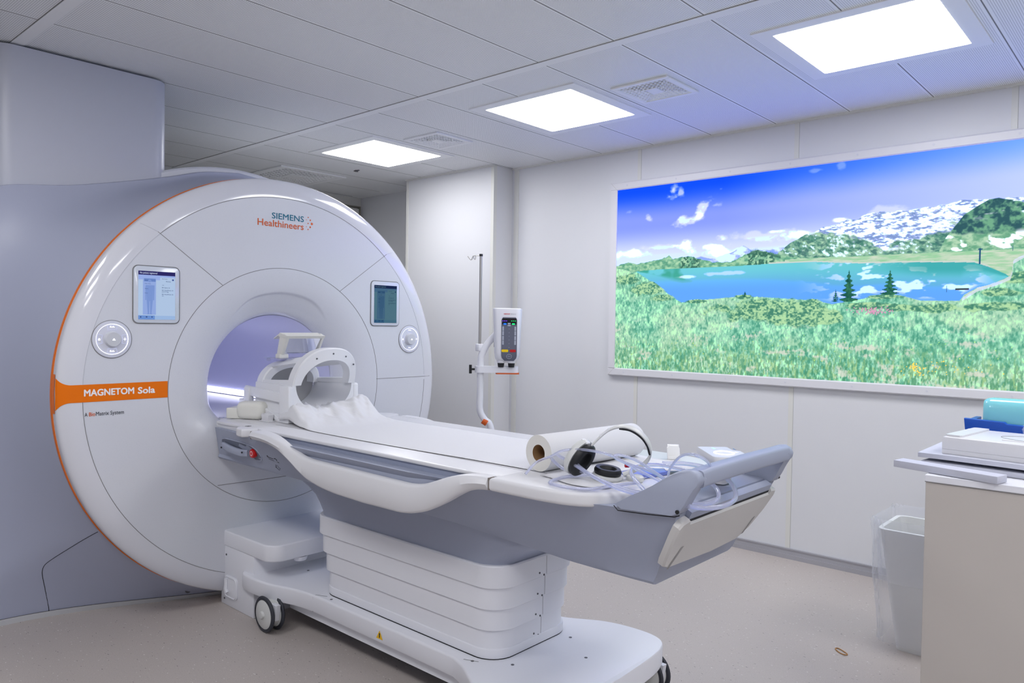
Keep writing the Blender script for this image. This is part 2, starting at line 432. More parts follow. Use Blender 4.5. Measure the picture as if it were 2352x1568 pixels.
# ------------------------------------------------------------------ air vents (swirl grille of small square cells)
def air_vent(cx, cy, s, n, label):
    t = thing('ceiling_vent', label, 'vent', (cx, cy, HC), 'square ceiling air vents')
    h = s / 2; fr = s * 0.085
    bm = B()
    for (a0, a1, b0, b1) in ((-h, h, -h, -h + fr), (-h, h, h - fr, h), (-h, -h + fr, -h + fr, h - fr), (h - fr, h, -h + fr, h - fr)):
        box(bm, cx + a0, cx + a1, cy + b0, cy + b1, HC - 0.010, HC, 0.002, 1)
    obj('frame', bm, M['ceilp'], t, smooth=False)
    bm = B(); box(bm, cx - h + fr, cx + h - fr, cy - h + fr, cy + h - fr, HC - 0.0012, HC - 0.0002); obj('backing', bm, M['dark'], t, smooth=False)
    g = h - fr; bm = B(); pitch = 2 * g / n
    for i in range(n + 1):
        p = -g + i * pitch
        box(bm, cx + p - pitch * 0.13, cx + p + pitch * 0.13, cy - g, cy + g, HC - 0.007, HC - 0.0015)
        box(bm, cx - g, cx + g, cy + p - pitch * 0.13, cy + p + pitch * 0.13, HC - 0.007, HC - 0.0015)
    # slanted deflector blades: cells of three quadrants are nearly closed
    for i in range(n):
        for j in range(n):
            u, v = -g + (i + 0.5) * pitch, -g + (j + 0.5) * pitch
            if abs(u) < s * 0.1 and abs(v) < s * 0.1: continue
            w = pitch * 0.5
            du, dv = (1, 0) if abs(u) > abs(v) else (0, 1)
            sg = 1 if (u if du else v) > 0 else -1
            p = [(-w, -w), (w, -w), (w, w), (-w, w)]
            vs = [bm.verts.new((cx + u + a, cy + v + b, HC - 0.0045 - sg * 0.0032 * (a * du + b * dv) / w)) for a, b in p]
            k = 0.62
            # blade covers most of the cell, leaving a slot
            for q, (a, b) in zip(vs, p):
                if (a * du + b * dv) * sg < 0:
                    q.co.x += du * sg * w * 0.45; q.co.y += dv * sg * w * 0.45
            bm.faces.new(vs)
    obj('grille', bm, M['ceilp'], t, smooth=False)
    bm = B(); box(bm, cx - s * 0.1, cx + s * 0.1, cy - s * 0.13, cy + s * 0.13, HC - 0.009, HC - 0.002, 0.001, 1); obj('centre_plate', bm, M['ceilp'], t, smooth=False)
    return t
air_vent(-2.09, 3.42, 0.33, 11, 'small square ceiling vent between the middle and nearest light panels')
air_vent(-3.78, 3.455, 0.33, 11, 'small square ceiling vent between the middle and farthest light panels')
air_vent(-5.66, 3.54, 0.62, 12, 'large square ceiling vent partly hidden by the top of the scanner')
bm = B(); cyl(bm, (-5.044, 3.726, HC - 0.012), 0.014, 0.012, seg=16); box(bm, -5.075, -5.012, 3.720, 3.732, HC - 0.006, HC)
obj('ceiling_sensor', bm, M['screw'], label='tiny dark sensor on the ceiling behind the farthest light', cat='sensor')

# ------------------------------------------------------------------ backlit landscape picture
def fbm(x, y, oct=4, seed=0):
    out = np.zeros_like(x); amp = 1.0; tot = 0
    for o in range(oct):
        rs = np.random.RandomState(seed * 31 + o); T = rs.rand(256, 256)
        f = 2 ** o; X = x * f; Y = y * f
        xi = np.floor(X).astype(int); yi = np.floor(Y).astype(int); fx = X - xi; fy = Y - yi
        fx = fx * fx * (3 - 2 * fx); fy = fy * fy * (3 - 2 * fy)
        a = T[yi % 256, xi % 256]; b = T[yi % 256, (xi + 1) % 256]; c = T[(yi + 1) % 256, xi % 256]; d = T[(yi + 1) % 256, (xi + 1) % 256]
        out += amp * ((a * (1 - fx) + b * fx) * (1 - fy) + (c * (1 - fx) + d * fx) * fy); tot += amp; amp *= 0.5
    return out / tot

def landscape(X, Z):
    I = lambda pts: np.interp(X[0], [p[0] for p in pts], [p[1] for p in pts])[None, :] * np.ones_like(X)
    def sm(a, b, v): t = np.clip((v - a) / (b - a), 0, 1); return t * t * (3 - 2 * t)
    C = np.zeros(X.shape + (3,))
    def put(mask, col):
        m = np.clip(mask, 0, 1)[..., None]; C[:] = C * (1 - m) + np.asarray(col, float) * m
    def mixc(t, a, b): t = np.clip(t, 0, 1)[..., None]; return np.asarray(a, float) * (1 - t) + np.asarray(b, float) * t
    # sky
    vt = (Z - 1.85) / (2.322 - 1.85)
    right = np.clip((X + 2.2) / 1.8, 0, 1)
    top = mixc(right, (18, 82, 238), (134, 186, 255)); mid = mixc(right, (142, 162, 255), (204, 220, 255)); low = mixc(right, (222, 232, 255), (226, 236, 255))
    sky = mixc(sm(0, 0.45, vt), low, mid); sky = mixc(sm(0.62, 1.08, vt + 0.10 * (1 - right) + 0.03 * fbm(X * 3, Z * 3, 2, 3)), sky, top)
    C[:] = sky
    n1 = fbm(X * 14, Z * 22, 5, 5); n2 = fbm(X * 6, Z * 9, 4, 6)
    def cloud(cx, cz, rx, rz, s=1.0, rot=0.0):
        dx = (X - cx) * math.cos(rot) + (Z - cz) * math.sin(rot); dz = -(X - cx) * math.sin(rot) + (Z - cz) * math.cos(rot)
        d = np.sqrt((dx / rx) ** 2 + (dz / rz) ** 2)
        put(sm(0.0, 0.75, 1 - d + (n1 - 0.5) * 2.1) * s, (244, 248, 255))
    cloud(-2.56, 2.275, .045, .05, .85); cloud(-2.505, 2.262, .03, .035, .7)
    cloud(-2.33, 2.14, .11, .038, .8, 0.75); cloud(-2.43, 2.075, .10, .035, .85, 0.1); cloud(-2.26, 2.15, .07, .02, .5, 0.1)
    cloud(-2.745, 2.11, .04, .022, .7, -0.6); cloud(-2.91, 2.16, .06, .02, .3); cloud(-2.90, 1.875, .16, .035, .95); cloud(-2.70, 1.905, .16, .02, .5)
    cloud(-2.47, 1.90, .07, .035, .9); cloud(-2.27, 1.89, .14, .035, .95); cloud(-2.20, 1.93, .05, .03, .8); cloud(-1.95, 1.935, .25, .04, .55); cloud(-1.87, 1.955, .06, .012, .8)
    cloud(-1.75, 1.92, .12, .03, .8, .2); cloud(-1.49, 1.995, .06, .015, .9); cloud(-1.25, 2.03, .12, .03, .55); cloud(-1.62, 2.29, .05, .015, .3); cloud(-1.48, 2.30, .03, .03, .3)
    cloud(-2.20, 1.845, .25, .03, .9)
    # far pale peaks
    pk = I([(-3.1, 1.70), (-2.5, 1.80), (-2.35, 1.835), (-2.25, 1.81), (-2.12, 1.855), (-2.06, 1.885), (-2.0, 1.85), (-1.9, 1.85), (-1.8, 1.86), (-1.5, 1.8)]) + (n1 - .5) * .03
    put(sm(0, .006, pk - Z), mixc(sm(.45, .6, n1), (150, 178, 245), (225, 236, 255)))
    # main mountain: snow and rock
    ridge = I([(-1.9, 1.70), (-1.84, 1.831), (-1.74, 1.899), (-1.61, 1.943), (-1.58, 1.962), (-1.50, 1.968), (-1.44, 1.998), (-1.40, 1.99), (-1.34, 2.014), (-1.26, 2.022), (-1.20, 2.012), (-1.08, 2.018), (-.97, 2.034), (-.88, 2.048), (-.8, 2.036), (-.5, 2.03), (0.2, 2.0)]) + (fbm(X * 22, Z * 0 + 3, 4, 9) - .5) * .022
    m = sm(0, .004, ridge - Z)
    rock = fbm(X * 16 + Z * 40, Z * 74 - X * 20, 6, 11) * .55 + fbm(X * 70 + Z * 60, Z * 170, 4, 44) * .45
    base = mixc(sm(.38, .56, rock + .3 * (Z - 1.90)), (112, 140, 206), (240, 246, 255))
    gl = I([(-1.9, 1.99), (-1.62, 1.935), (-1.45, 1.90), (-1.36, 1.87), (-1.25, 1.80), (-1.15, 1.83), (-1.0, 1.88), (-.92, 1.91), (-.8, 1.95), (0.2, 1.95)]) + (fbm(X * 14, Z * 20, 4, 45) - .5) * .12
    green = mixc(sm(.2, .8, fbm(X * 50 + Z * 30, Z * 70, 5, 12)), (44, 112, 96), (168, 214, 176))
    st_ = fbm(X * 24 + Z * 34, Z * 26 - X * 20, 5, 13)
    st2 = st_ * .6 + fbm(X * 70 + Z * 80, Z * 60 - X * 50, 4, 53) * .4
    green = mixc(sm(.55, .68, st2), green, (232, 242, 250))
    green = mixc(sm(.42, .30, st_) * .7, green, (30, 84, 84))
    base = np.where(0, 0, mixc(sm(.01, -.01, Z - gl), base, green))
    put(m, base)
    # dark right rock
    rk = I([(-1.02, 1.70), (-.95, 1.86), (-.90, 1.93), (-.87, 1.972), (-.80, 2.018), (-.76, 2.04), (-.72, 2.044), (-.69, 2.034), (-.64, 2.025), (-.58, 1.99), (-.45, 1.95), (0.2, 1.86)])
    rl = I([(-1.02, 1.95), (-.95, 1.90), (-.88, 1.86), (-.8, 1.862), (-.75, 1.875), (-.6, 1.885), (0.2, 1.85)]) + (n2 - .5) * .05
    dk = mixc(sm(.36, .68, fbm(X * 44, Z * 46, 5, 14)), (18, 66, 76), (96, 164, 124))
    dk = mixc(sm(.60, .68, fbm(X * 10 + 2, Z * 44, 4, 15)) * sm(1.93, 1.97, Z), dk, (236, 244, 250))
    slope = mixc(sm(.25, .75, fbm(X * 44, Z * 70, 5, 16)), (84, 156, 116), (176, 216, 176))
    slope = mixc(sm(.58, .66, fbm(X * 14 + Z * 26, Z * 18 - X * 12, 4, 17)), slope, (240, 245, 248))
    put(sm(0, .004, rk - Z), mixc(sm(-.01, .01, Z - rl), slope, dk))
    # hills left and wooded knoll
    hl = I([(-3.1, 1.79), (-2.99, 1.796), (-2.90, 1.818), (-2.83, 1.802), (-2.66, 1.825), (-2.60, 1.838), (-2.58, 1.85), (-2.55, 1.824), (-2.44, 1.837), (-2.34, 1.812), (-2.26, 1.79), (-2.14, 1.786), (-2.07, 1.82), (-1.98, 1.852), (-1.90, 1.835), (-1.82, 1.812), (-1.7, 1.79), (-1.4, 1.785), (-.5, 1.79), (0.2, 1.8)]) + (fbm(X * 60, Z * 0, 3, 18) - .5) * .010
    hg = mixc(sm(.2, .8, fbm(X * 50, Z * 80, 5, 19)), (72, 150, 116), (170, 220, 172))
    tr = sm(-2.06, -2.02, X) * sm(-1.84, -1.88, X) + sm(-2.52, -2.48, X) * sm(-2.33, -2.38, X)
    hg = mixc(tr * sm(.42, .58, fbm(X * 90, Z * 80, 3, 20)), hg, (34, 92, 74))
    put(sm(0, .004, hl - Z), hg)
    put(sm(0, .005, 1.785 - Z) * (X > -1.80), mixc(sm(.2, .8, fbm(X * 20, Z * 120, 4, 21)), (140, 204, 150), (208, 220, 196)))
    # trees on the knoll
    for tx in np.linspace(-2.03, -1.83, 22):
        hgt = .018 + .02 * ((tx * 97) % 1); zb = float(np.interp(tx, [-2.07, -1.98, -1.9, -1.82], [1.805, 1.835, 1.815, 1.79]))
        w = np.clip((zb + hgt - Z) / hgt, 0, 1) * .008
        put(np.clip((w - np.abs(X - tx)) / .003, 0, 1) * (Z > zb) * .85, (34, 92, 74))
    # lake
    fs = I([(-3.1, 1.74), (-2.83, 1.748), (-2.77, 1.754), (-2.55, 1.758), (-2.11, 1.757), (-1.84, 1.763), (-1.63, 1.762), (-1.37, 1.742), (-1.10, 1.737), (-.82, 1.724), (-.76, 1.701), (-.68, 1.660), (-.66, 1.64)])
    ns = I([(-3.1, 1.80), (-2.86, 1.748), (-2.83, 1.744), (-2.68, 1.656), (-2.54, 1.563), (-2.48, 1.533), (-2.33, 1.549), (-2.05, 1.569), (-1.93, 1.561), (-1.60, 1.536), (-1.52, 1.515), (-1.38, 1.539), (-1.27, 1.563), (-1.16, 1.561), (-1.06, 1.531), (-.88, 1.529), (-.86, 1.56), (-.80, 1.597), (-.70, 1.617), (-.66, 1.64), (-.6, 1.75), (0.2, 1.8)])
    wt = (Z - ns) / (fs - ns + 1e-6)
    lk = mixc(sm(0, .8, (fs - Z) / .2), (92, 205, 222), (78, 158, 236))
    lk = mixc(sm(-2.2, -1.2, X) * sm(0, 1, wt) * .5, lk, (70, 190, 200))
    refl = sm(.50, .60, fbm(X * 12 + 5, Z * 30, 4, 22)) * sm(-1.75, -1.35, X) * (1 - sm(-.85, -.7, X)) * sm(.0, .15, wt)
    lk = mixc(refl * .95, lk, (225, 240, 255))
    lk = mixc(sm(-1.4, -1.0, X) * sm(.55, .85, wt) * .7, lk, (20, 150, 150))
    lk = mixc(sm(.5, .7, fbm(X * 9, Z * 12, 3, 23)) * sm(.75, .95, wt + .2 * (X < -2.3)) * (X < -2.25), lk, (40, 160, 140))
    lk = mixc(.8 * sm(.2, .5, 1 - np.sqrt(((X + 2.45) / .12) ** 2 + ((Z - 1.70) / .018) ** 2) + (n1 - .5)), lk, (235, 245, 255))
    lk = mixc(.7 * sm(.2, .5, 1 - np.sqrt(((X + 2.2) / .22) ** 2 + ((Z - 1.715) / .02) ** 2) + (n1 - .5)), lk, (215, 235, 255))
    put((Z < fs) & (Z > ns), lk)
    put((np.abs(Z - fs - .004) < .004) & (X > -1.9) & (X < -.75), (205, 214, 205))
    # right bank and meadow
    rb = I([(-3.2, 0), (-.885, 0), (-.87, 1.535), (-.80, 1.585), (-.72, 1.612), (-.662, 1.64), (-.655, 1.665), (-.65, 1.72), (-.60, 1.75), (-.4, 1.82), (0.2, 1.9)])
    top_ = np.maximum(ns * (X < -.86), rb)
    gm = sm(-.003, .004, top_ - Z + (fbm(X * 60, Z * 60, 3, 46) - .5) * .008)
    A_ = fbm(X * 30, Z * 26, 5, 24); B_ = fbm(X * 110, Z * 60, 4, 26); D_ = fbm(X * 240, Z * 90, 3, 47); g2 = fbm(X * 4, Z * 7, 3, 25); g4 = fbm(X * 3 + 9, Z * 16, 4, 48)
    tex = A_ * .40 + B_ * .38 + D_ * .22
    me_ = mixc(sm(.28, .72, tex), (66, 164, 128), (190, 246, 210))
    me_ = mixc(sm(.40, .65, g2) * .5, me_, (206, 232, 190))
    me_ = mixc(sm(.48, .30, B_ * .6 + A_ * .4) * .5, me_, (40, 128, 104))
    low_ = sm(1.36, 1.12, Z + .06 * (g2 - .5))
    me_ = mixc(low_ * sm(.40, .60, fbm(X * 130, Z * 46, 4, 27)) * .75, me_, (56, 134, 88))
    me_ = mixc(low_ * sm(.52, .70, fbm(X * 90 + 4, Z * 40, 4, 49)) * .6, me_, (176, 214, 132))
    me_ = mixc(sm(.56, .72, fbm(X * 9 + 3, Z * 26, 4, 28) * .7 + B_ * .3) * sm(1.48, 1.3, Z) * .8, me_, (226, 222, 206))
    put(gm, me_)
    def bush(cx, cz, rx, rz, c0=(44, 118, 92), c1=(172, 222, 158)):
        d = np.sqrt(((X - cx) / rx) ** 2 + ((Z - cz) / rz) ** 2) + (fbm(X * 16, Z * 24, 4, 50) - .5) * 1.1
        t_ = fbm(X * 90, Z * 120, 3, 29) * .6 + fbm(X * 34, Z * 50, 3, 51) * .4
        put(sm(1.0, .7, d) * (Z < top_ + .010), mixc(sm(.36, .62, t_), c0, c1))
    bush(-1.85, 1.47, .42, .080); bush(-1.62, 1.44, .24, .05); bush(-2.74, 1.63, .16, .06); bush(-2.62, 1.565, .12, .03); bush(-2.90, 1.69, .12, .04)
    bush(-1.05, 1.492, .28, .028); bush(-.72, 1.50, .14, .02); bush(-1.33, 1.505, .16, .02); bush(-2.05, 1.57, .06, .02); bush(-2.36, 1.54, .08, .012); bush(-1.24, 1.555, .1, .012)
    bush(-.62, 1.64, .12, .03); bush(-.70, 1.57, .1, .02); bush(-.2, 1.6, .3, .06)
    edge = np.abs(Z - rb) < (.006 + .005 * fbm(X * 30, Z * 30, 2, 52))
    put(edge * (X > -.87) * (X < -.58) * .85, (220, 228, 238))
    # airy, washed-out look of the backlit print below the sky line
    land = sm(-.01, .01, np.maximum(ridge, np.maximum(hl, rk)) - Z)[..., None]
    C[:] = C * (1 - land) + (C * .84 + np.array((236, 250, 250.)) * .16) * land
    # pink flowers, yellow flowers
    def spots(cx, cz, rx, rz, n, col, r):
        rs = np.random.RandomState(int(abs(cx) * 1000))
        for _ in range(n):
            a = cx + rx * rs.randn() * .5; b = cz + rz * rs.randn() * .5
            put((X - a) ** 2 + (Z - b) ** 2 < r * r, col)
    spots(-1.29, 1.478, .09, .02, 110, (226, 160, 196), .0032); spots(-1.08, 1.17, .03, .03, 26, (242, 232, 90), .0032)
    spots(-.95, 1.17, .2, .05, 40, (236, 232, 96), .0024); spots(-2.4, 1.25, .9, .1, 60, (214, 232, 90), .0022); spots(-1.2, 1.3, 1.0, .12, 60, (222, 236, 130), .0022)
    # spruces
    for cx, zt, zb, hw in ((-1.43, 1.707, 1.53, .052), (-1.215, 1.70, 1.565, .046), (-2.045, 1.60, 1.565, .015), (-1.50, 1.60, 1.53, .02)):
        t = (zt - Z) / (zt - zb)
        w = hw * t * (.75 + .35 * np.sin(t * 42)) + (fbm(X * 90, Z * 60, 2, 31) - .5) * .016 * t
        put((np.abs(X - cx) < w) & (t > 0) & (t < 1), mixc(fbm(X * 110, Z * 90, 2, 32), (18, 74, 74), (70, 140, 100)))
    # cable car pylon and boat
    put((np.abs(X + .795) < .0028) & (Z > 1.715) & (Z < 1.795), (36, 84, 130)); put((np.abs(X + .795) < .010) & (np.abs(Z - 1.79) < .0025), (36, 84, 130))
    put((np.abs(X + .655) < .002) & (Z > 1.775) & (Z < 1.80), (40, 100, 140))
    put((np.abs(X + .87) < .032) & (np.abs(Z - 1.588) < .005), (70, 74, 70)); put((np.abs(X + .94) < .002) & (Z > 1.575) & (Z < 1.61), (60, 90, 96))
    return np.clip(C, 0, 255)

PX0, PX1, PZ0, PZ1, PY = -2.998, 0.10, 1.079, 2.322, 4.441
W_, H_ = 1240, 497
gx = np.linspace(PX0, PX1, W_); gz = np.linspace(PZ0, PZ1, H_)
GX, GZ = np.meshgrid(gx, gz)
CC = landscape(GX, GZ) / 255.0
CC = np.where(CC <= 0.04045, CC / 12.92, ((CC + 0.055) / 1.055) ** 2.4)
# the lightbox is brighter than the camera's white point where it is near full blue or white
CC = CC * (1 + 1.9 * np.clip((CC - 0.80) / 0.15, 0, 1))
pic = thing('backlit_picture', 'wide backlit landscape picture of an alpine lake on the right wall', 'picture', ((PX0 + PX1) / 2, 4.465, 1.0))
pw = wloc(pic)
co = np.zeros((H_ * W_, 3)); co[:, 0] = GX.ravel() - pw.x; co[:, 1] = PY - pw.y; co[:, 2] = GZ.ravel() - pw.z
me = bpy.data.meshes.new('image_panel')
ii = np.arange(H_ * W_).reshape(H_, W_)
quads = np.stack([ii[:-1, :-1], ii[:-1, 1:], ii[1:, 1:], ii[1:, :-1]], -1).reshape(-1, 4)
nf = len(quads)
me.vertices.add(H_ * W_); me.vertices.foreach_set('co', co.ravel())
me.loops.add(nf * 4); me.loops.foreach_set('vertex_index', quads.ravel().astype(np.int32))
me.polygons.add(nf); me.polygons.foreach_set('loop_start', np.arange(0, nf * 4, 4, dtype=np.int32)); me.polygons.foreach_set('loop_total', np.full(nf, 4, dtype=np.int32))
me.update(calc_edges=True)
ca = me.color_attributes.new('landscape', 'FLOAT_COLOR', 'POINT')
rgba = np.ones((H_ * W_, 4), dtype=np.float32); rgba[:, :3] = CC.reshape(-1, 3); ca.data.foreach_set('color', rgba.ravel())
pm = bpy.data.materials.new('backlit print'); pm.use_nodes = True; nt = pm.node_tree; nt.nodes.clear()
at = nt.nodes.new('ShaderNodeAttribute'); at.attribute_name = 'landscape'
em = nt.nodes.new('ShaderNodeEmission'); em.inputs['Strength'].default_value = 1.0; ou = nt.nodes.new('ShaderNodeOutputMaterial')
nt.links.new(at.outputs['Color'], em.inputs['Color']); nt.links.new(em.outputs[0], ou.inputs['Surface'])
me.materials.append(pm)
ip = bpy.data.objects.new('image_panel', me); COL.objects.link(ip); ip.parent = pic
bm = B()
fw = 0.052; yf0, yf1 = 4.434, 4.465
for a, b, c, d in ((PX0 - fw, PX1 + fw, PZ1 - 0.002, PZ1 + fw), (PX0 - fw, PX1 + fw, PZ0 - fw, PZ0 + 0.002)):
    prism(bm, [(yf1, c), (yf0 + 0.006, c), (yf0, c + 0.006), (yf0, d - 0.008), (yf0 + 0.008, d), (yf1, d)], a, b, 'x')
box(bm, PX0 - fw, PX0 + 0.002, yf0, yf1, PZ0, PZ1); box(bm, PX1 - 0.002, PX1 + fw, yf0, yf1, PZ0, PZ1)
obj('frame', bm, mat('white aluminium frame', (214, 214, 218), 0.4), pic, angle=25)
for sz in (PZ1, PZ0):
    s = 1 if sz > 2 else -1; bm = B()
    d1 = Vector((-1, 0, s)).normalized(); p0 = Vector((PX0, yf0 - 0.0004, sz)); p1 = p0 + Vector((-fw, 0, s * fw))
    nn = Vector((d1.z, 0, -d1.x)) * 0.0008
    bm.faces.new([bm.verts.new(p0 - nn), bm.verts.new(p1 - nn), bm.verts.new(p1 + nn), bm.verts.new(p0 + nn)])
    obj('mitre_joint', bm, M['softseam'], pic, smooth=False)
for sx in [PX0 + 0.08 + 0.38 * i for i in range(8)]:
    for sz in (PZ1 + fw * 0.5, PZ0 - fw * 0.5):
        bm = B(); cyl(bm, (sx, yf0 - 0.0015, sz), 0.006, 0.0025, 'y', 12); obj('screw_cap', bm, mat('frame cap', (205, 206, 214), 0.4) if 'capm' not in M else M['capm'], pic)
        M.setdefault('capm', bpy.data.materials['frame cap'])

# ------------------------------------------------------------------ MRI scanner
Y0, ZC, XF = 2.105, 1.048, -3.44
scanner = thing('mri_scanner', 'large white MRI scanner with orange trim ring and grey body', 'scanner', (-4.2, Y0, 0.0))
R_SEAM, R_ARC, R_RIM, R_RING, X_RING = 0.593, 0.948, 1.042, 1.043, -3.528
def sstep(a, b, v):
    t = max(0.0, min(1.0, (v - a) / (b - a))); return t * t * (3 - 2 * t)
def face_x(r):
    if r <= R_ARC: return XF
    t = min((r - R_ARC) / (R_RIM - R_ARC), 1.0)
    return XF - 0.036 * (1 - math.sqrt(max(0, 1 - t * t)))
def YZ(r, a): return Y0 + r * math.cos(a), ZC + r * math.sin(a)

# front cover, split into its real panels
panels = {k: B() for k in ('outer_rim', 'upper_panel', 'left_panel', 'right_panel', 'lower_panel')}
NA = 288
rs = [R_SEAM + (R_ARC - R_SEAM) * i / 10 for i in range(11)]
rim = [R_ARC + (R_RIM - R_ARC) * math.sin(PI / 2 * i / 12) for i in range(13)]
def side(u, v, p, q):
    return (q[0] - p[0]) * (v - p[1]) - (q[1] - p[1]) * (u - p[0])
LA, LB = (-0.640, 0.716), (-0.334, 0.491)   # left seam (u, z-ZC)
def classify(u, v):
    # upper panel between the two slanted seams
    if v > 0.2 and side(abs(u), v, (0.334, 0.491), (0.652, 0.716)) > 0: return 'upper_panel'
    if v > 0.0: return 'left_panel' if u < 0 else 'right_panel'
    return 'lower_panel'
cache = {k: {} for k in panels}
def V(key, r, k):
    c = cache[key]; kk = (round(r, 5), k % NA)
    if kk not in c:
        a = 2 * PI * (k % NA) / NA; y, z = YZ(r, a); c[kk] = panels[key].verts.new((face_x(r), y, z))
    return c[kk]
for i in range(len(rs) - 1):
    for k in range(NA):
        rm = (rs[i] + rs[i + 1]) / 2; a = 2 * PI * (k + 0.5) / NA
        key = classify(rm * math.cos(a), rm * math.sin(a))
        panels[key].faces.new((V(key, rs[i], k), V(key, rs[i + 1], k), V(key, rs[i + 1], k + 1), V(key, rs[i], k + 1)))
for i in range(len(rim) - 1):
    for k in range(NA):
        panels['outer_rim'].faces.new((V('outer_rim', rim[i], k), V('outer_rim', rim[i + 1], k), V('outer_rim', rim[i + 1], k + 1), V('outer_rim', rim[i], k + 1)))
t = B(); lathe(t, [(R_RIM, face_x(R_RIM) - XF), (R_RIM + 0.0005, -0.045), (R_RIM, -0.068)], (XF, Y0, ZC), 'x', NA); merge(panels['outer_rim'], t)
bmesh.ops.remove_doubles(panels['outer_rim'], verts=panels['outer_rim'].verts[:], dist=1e-5)
for k in panels: obj(k, panels[k], M['ggloss'] if k == 'outer_rim' else M['gwhite'], scanner, angle=60)
# orange ring
bm = B(); lathe(bm, [(1.03, -0.066), (1.0445, -0.066), (1.0455, -0.075), (1.044, -0.088), (1.03, -0.088)], (XF, Y0, ZC), 'x', NA)
obj('trim_ring', bm, M['orange'], scanner, label='thin orange ring around the front cover')
# seams
def seam_on_face(bm, pts, r=0.0013):
    P = []
    for y, z in pts: P.append((face_x(math.hypot(y - Y0, z - ZC)) + 0.0002, y, z))
    tube(bm, P, r, 6)
bm = B()
seam_on_face(bm, [YZ(R_SEAM, 2 * PI * k / 160) for k in range(161)])
obj('ring_joint', bm, M['seam'], scanner)
def arc_pts(r, d0, d1, n=60): return [YZ(r, math.radians(d0 + (d1 - d0) * i / n)) for i in range(n + 1)]
a1 = math.degrees(math.atan2(0.716, -0.640)); a2 = math.degrees(math.atan2(0.716, 0.652))
for nm, pts in (('upper_joint', arc_pts(R_ARC, a2, a1)), ('lower_joint', arc_pts(R_ARC, 181.6, 359.2, 120)), ('left_joint', [(Y0 - .640 - i * .05 * 0, 0)] and [(Y0 - .640 + (.640 - .334) * i / 10, ZC + .716 + (.491 - .716) * i / 10) for i in range(11)]),
                ('right_joint', [(Y0 + .652 - (.652 - .334) * i / 10, ZC + .716 + (.491 - .716) * i / 10) for i in range(11)]),
                ('side_joint', [(Y0 + .588 + i * .045, 1.052) for i in range(11)])):
    bm = B(); seam_on_face(bm, pts); obj(nm, bm, M['seam'], scanner)
mfaint = mat('faint panel crease', (186, 188, 196), 0.4)
for pts in (arc_pts(R_ARC, a1, 178, 40), arc_pts(R_ARC, 1, a2, 40), [(Y0 - .640 - (.72 - .640) * i / 6, ZC + .716 + (.752 - .716) * i / 6) for i in range(7)], [(Y0 + .652 + (.73 - .652) * i / 6, ZC + .716 + (.742 - .716) * i / 6) for i in range(7)]):
    bm = B(); seam_on_face(bm, pts, 0.0009); obj('panel_crease', bm, mfaint, scanner)

# bore ring (funnel) with lower part filled up to the table
R_BORE = 0.355
def funnel_pt(t, a):
    sa = math.sin(a)
    rin = R_BORE
    if sa < 0: rin = min(rin, (ZC - 0.897) / max(-sa, 1e-6))
    r = R_SEAM + (rin - R_SEAM) * t
    y, z = YZ(r, a)
    tt = min((R_SEAM - r) / (R_SEAM - R_BORE), 1.0)
    xf = XF - 0.125 * (1 - math.sqrt(max(0, 1 - tt * tt)))
    # eyebrow recess at the top of the opening
    w = sstep(0.74, 0.96, math.sin(a)); re = 0.468 - 0.04 * (1 - w)
    if w > 0: xf -= 0.013 * w * sstep(re + 0.004, re - 0.006, r) * sstep(R_BORE, R_BORE + 0.05, r)
    k = sstep(0.80, 0.965, z) if abs(y - Y0) < 0.5 else sstep(0.80, 0.965, z)
    xlow = XF + 0.035 * sstep(R_SEAM, 0.40, r) * (1 if z < 0.9 else 1)
    x = xf * k + xlow * (1 - k)
    return (x, y, z)
bm = B(); n_t = 60
rows = [[funnel_pt(i / n_t, 2 * PI * k / NA) for k in range(NA)] for i in range(n_t + 1)]
loft(bm, rows, closed=True, caps=False)
obj('bore_ring', bm, M['gwhite'], scanner, angle=50)
# bore tube
XBACK = -5.10
bm = B()
prof = []
for k in range(97):
    a = -PI / 2 + 2 * PI * k / 96
    prof.append(a)
rings = []
for x in (-3.555, -4.0, -4.6, XBACK):
    rings.append([(x, Y0 + R_BORE * math.cos(a), ZC + R_BORE * math.sin(a)) for a in prof[:-1]])
loft(bm, rings, caps=False)
obj('bore_tube', bm, mat('lavender lit bore liner', (205, 206, 224), 0.35), scanner)
bm = B(); box(bm, XBACK, -3.415, Y0 - 0.318, Y0 + 0.318, 0.86, 0.893, 0.004); obj('bore_floor', bm, M['twhite'], scanner)
bm = B()
for s in (-1, 1):
    box(bm, XBACK, -3.58, Y0 + s * 0.325 - 0.055, Y0 + s * 0.325 + 0.03, 0.80, 0.873 if s < 0 else 0.873, 0.006)
obj('bore_rail', bm, M['gwhite'], scanner)
M['bore_led'] = emat('bore lamp', (222, 223, 255), 11.0); M['bore_line'] = emat('bore light strip', (208, 211, 255), 3.2)
for s in (-1, 1):
    bm = B()
    yy = Y0 + s * 0.322
    tube(bm, [(x, yy - s * 0.002, 0.926) for x in np.linspace(-3.60, XBACK, 30)], 0.006, 8)
    sp_ = obj('light_strip', bm, M['bore_line'], scanner, label='glowing strip of small white lamps inside the bore'); bm = B()
    for i in range(35):
        x = -3.61 - i * 0.042
        t = B(); bmesh.ops.create_icosphere(t, subdivisions=1, radius=0.0115); merge(bm, t, Matrix.Translation((x, yy - s * 0.002, 0.911)))
    obj('strip_lamps', bm, M['bore_led'], sp_, kind='stuff')
for s in (-1, 1):
    bm = B(); box(bm, XBACK, -3.59, Y0 + s * .322 - .022, Y0 + s * .322 + .022, 0.893, 0.899, .002); obj('shade_lip', bm, M['gwhite'], scanner)  # added lip, there to shade the bore wall below the lamps
# back face of the bore opening and the far end cap
bm = B(); lathe(bm, [(R_BORE, 0), (1.15, 0)], (XBACK, Y0, ZC), 'x', 96); obj('rear_plate', bm, M['gwhite'], scanner)

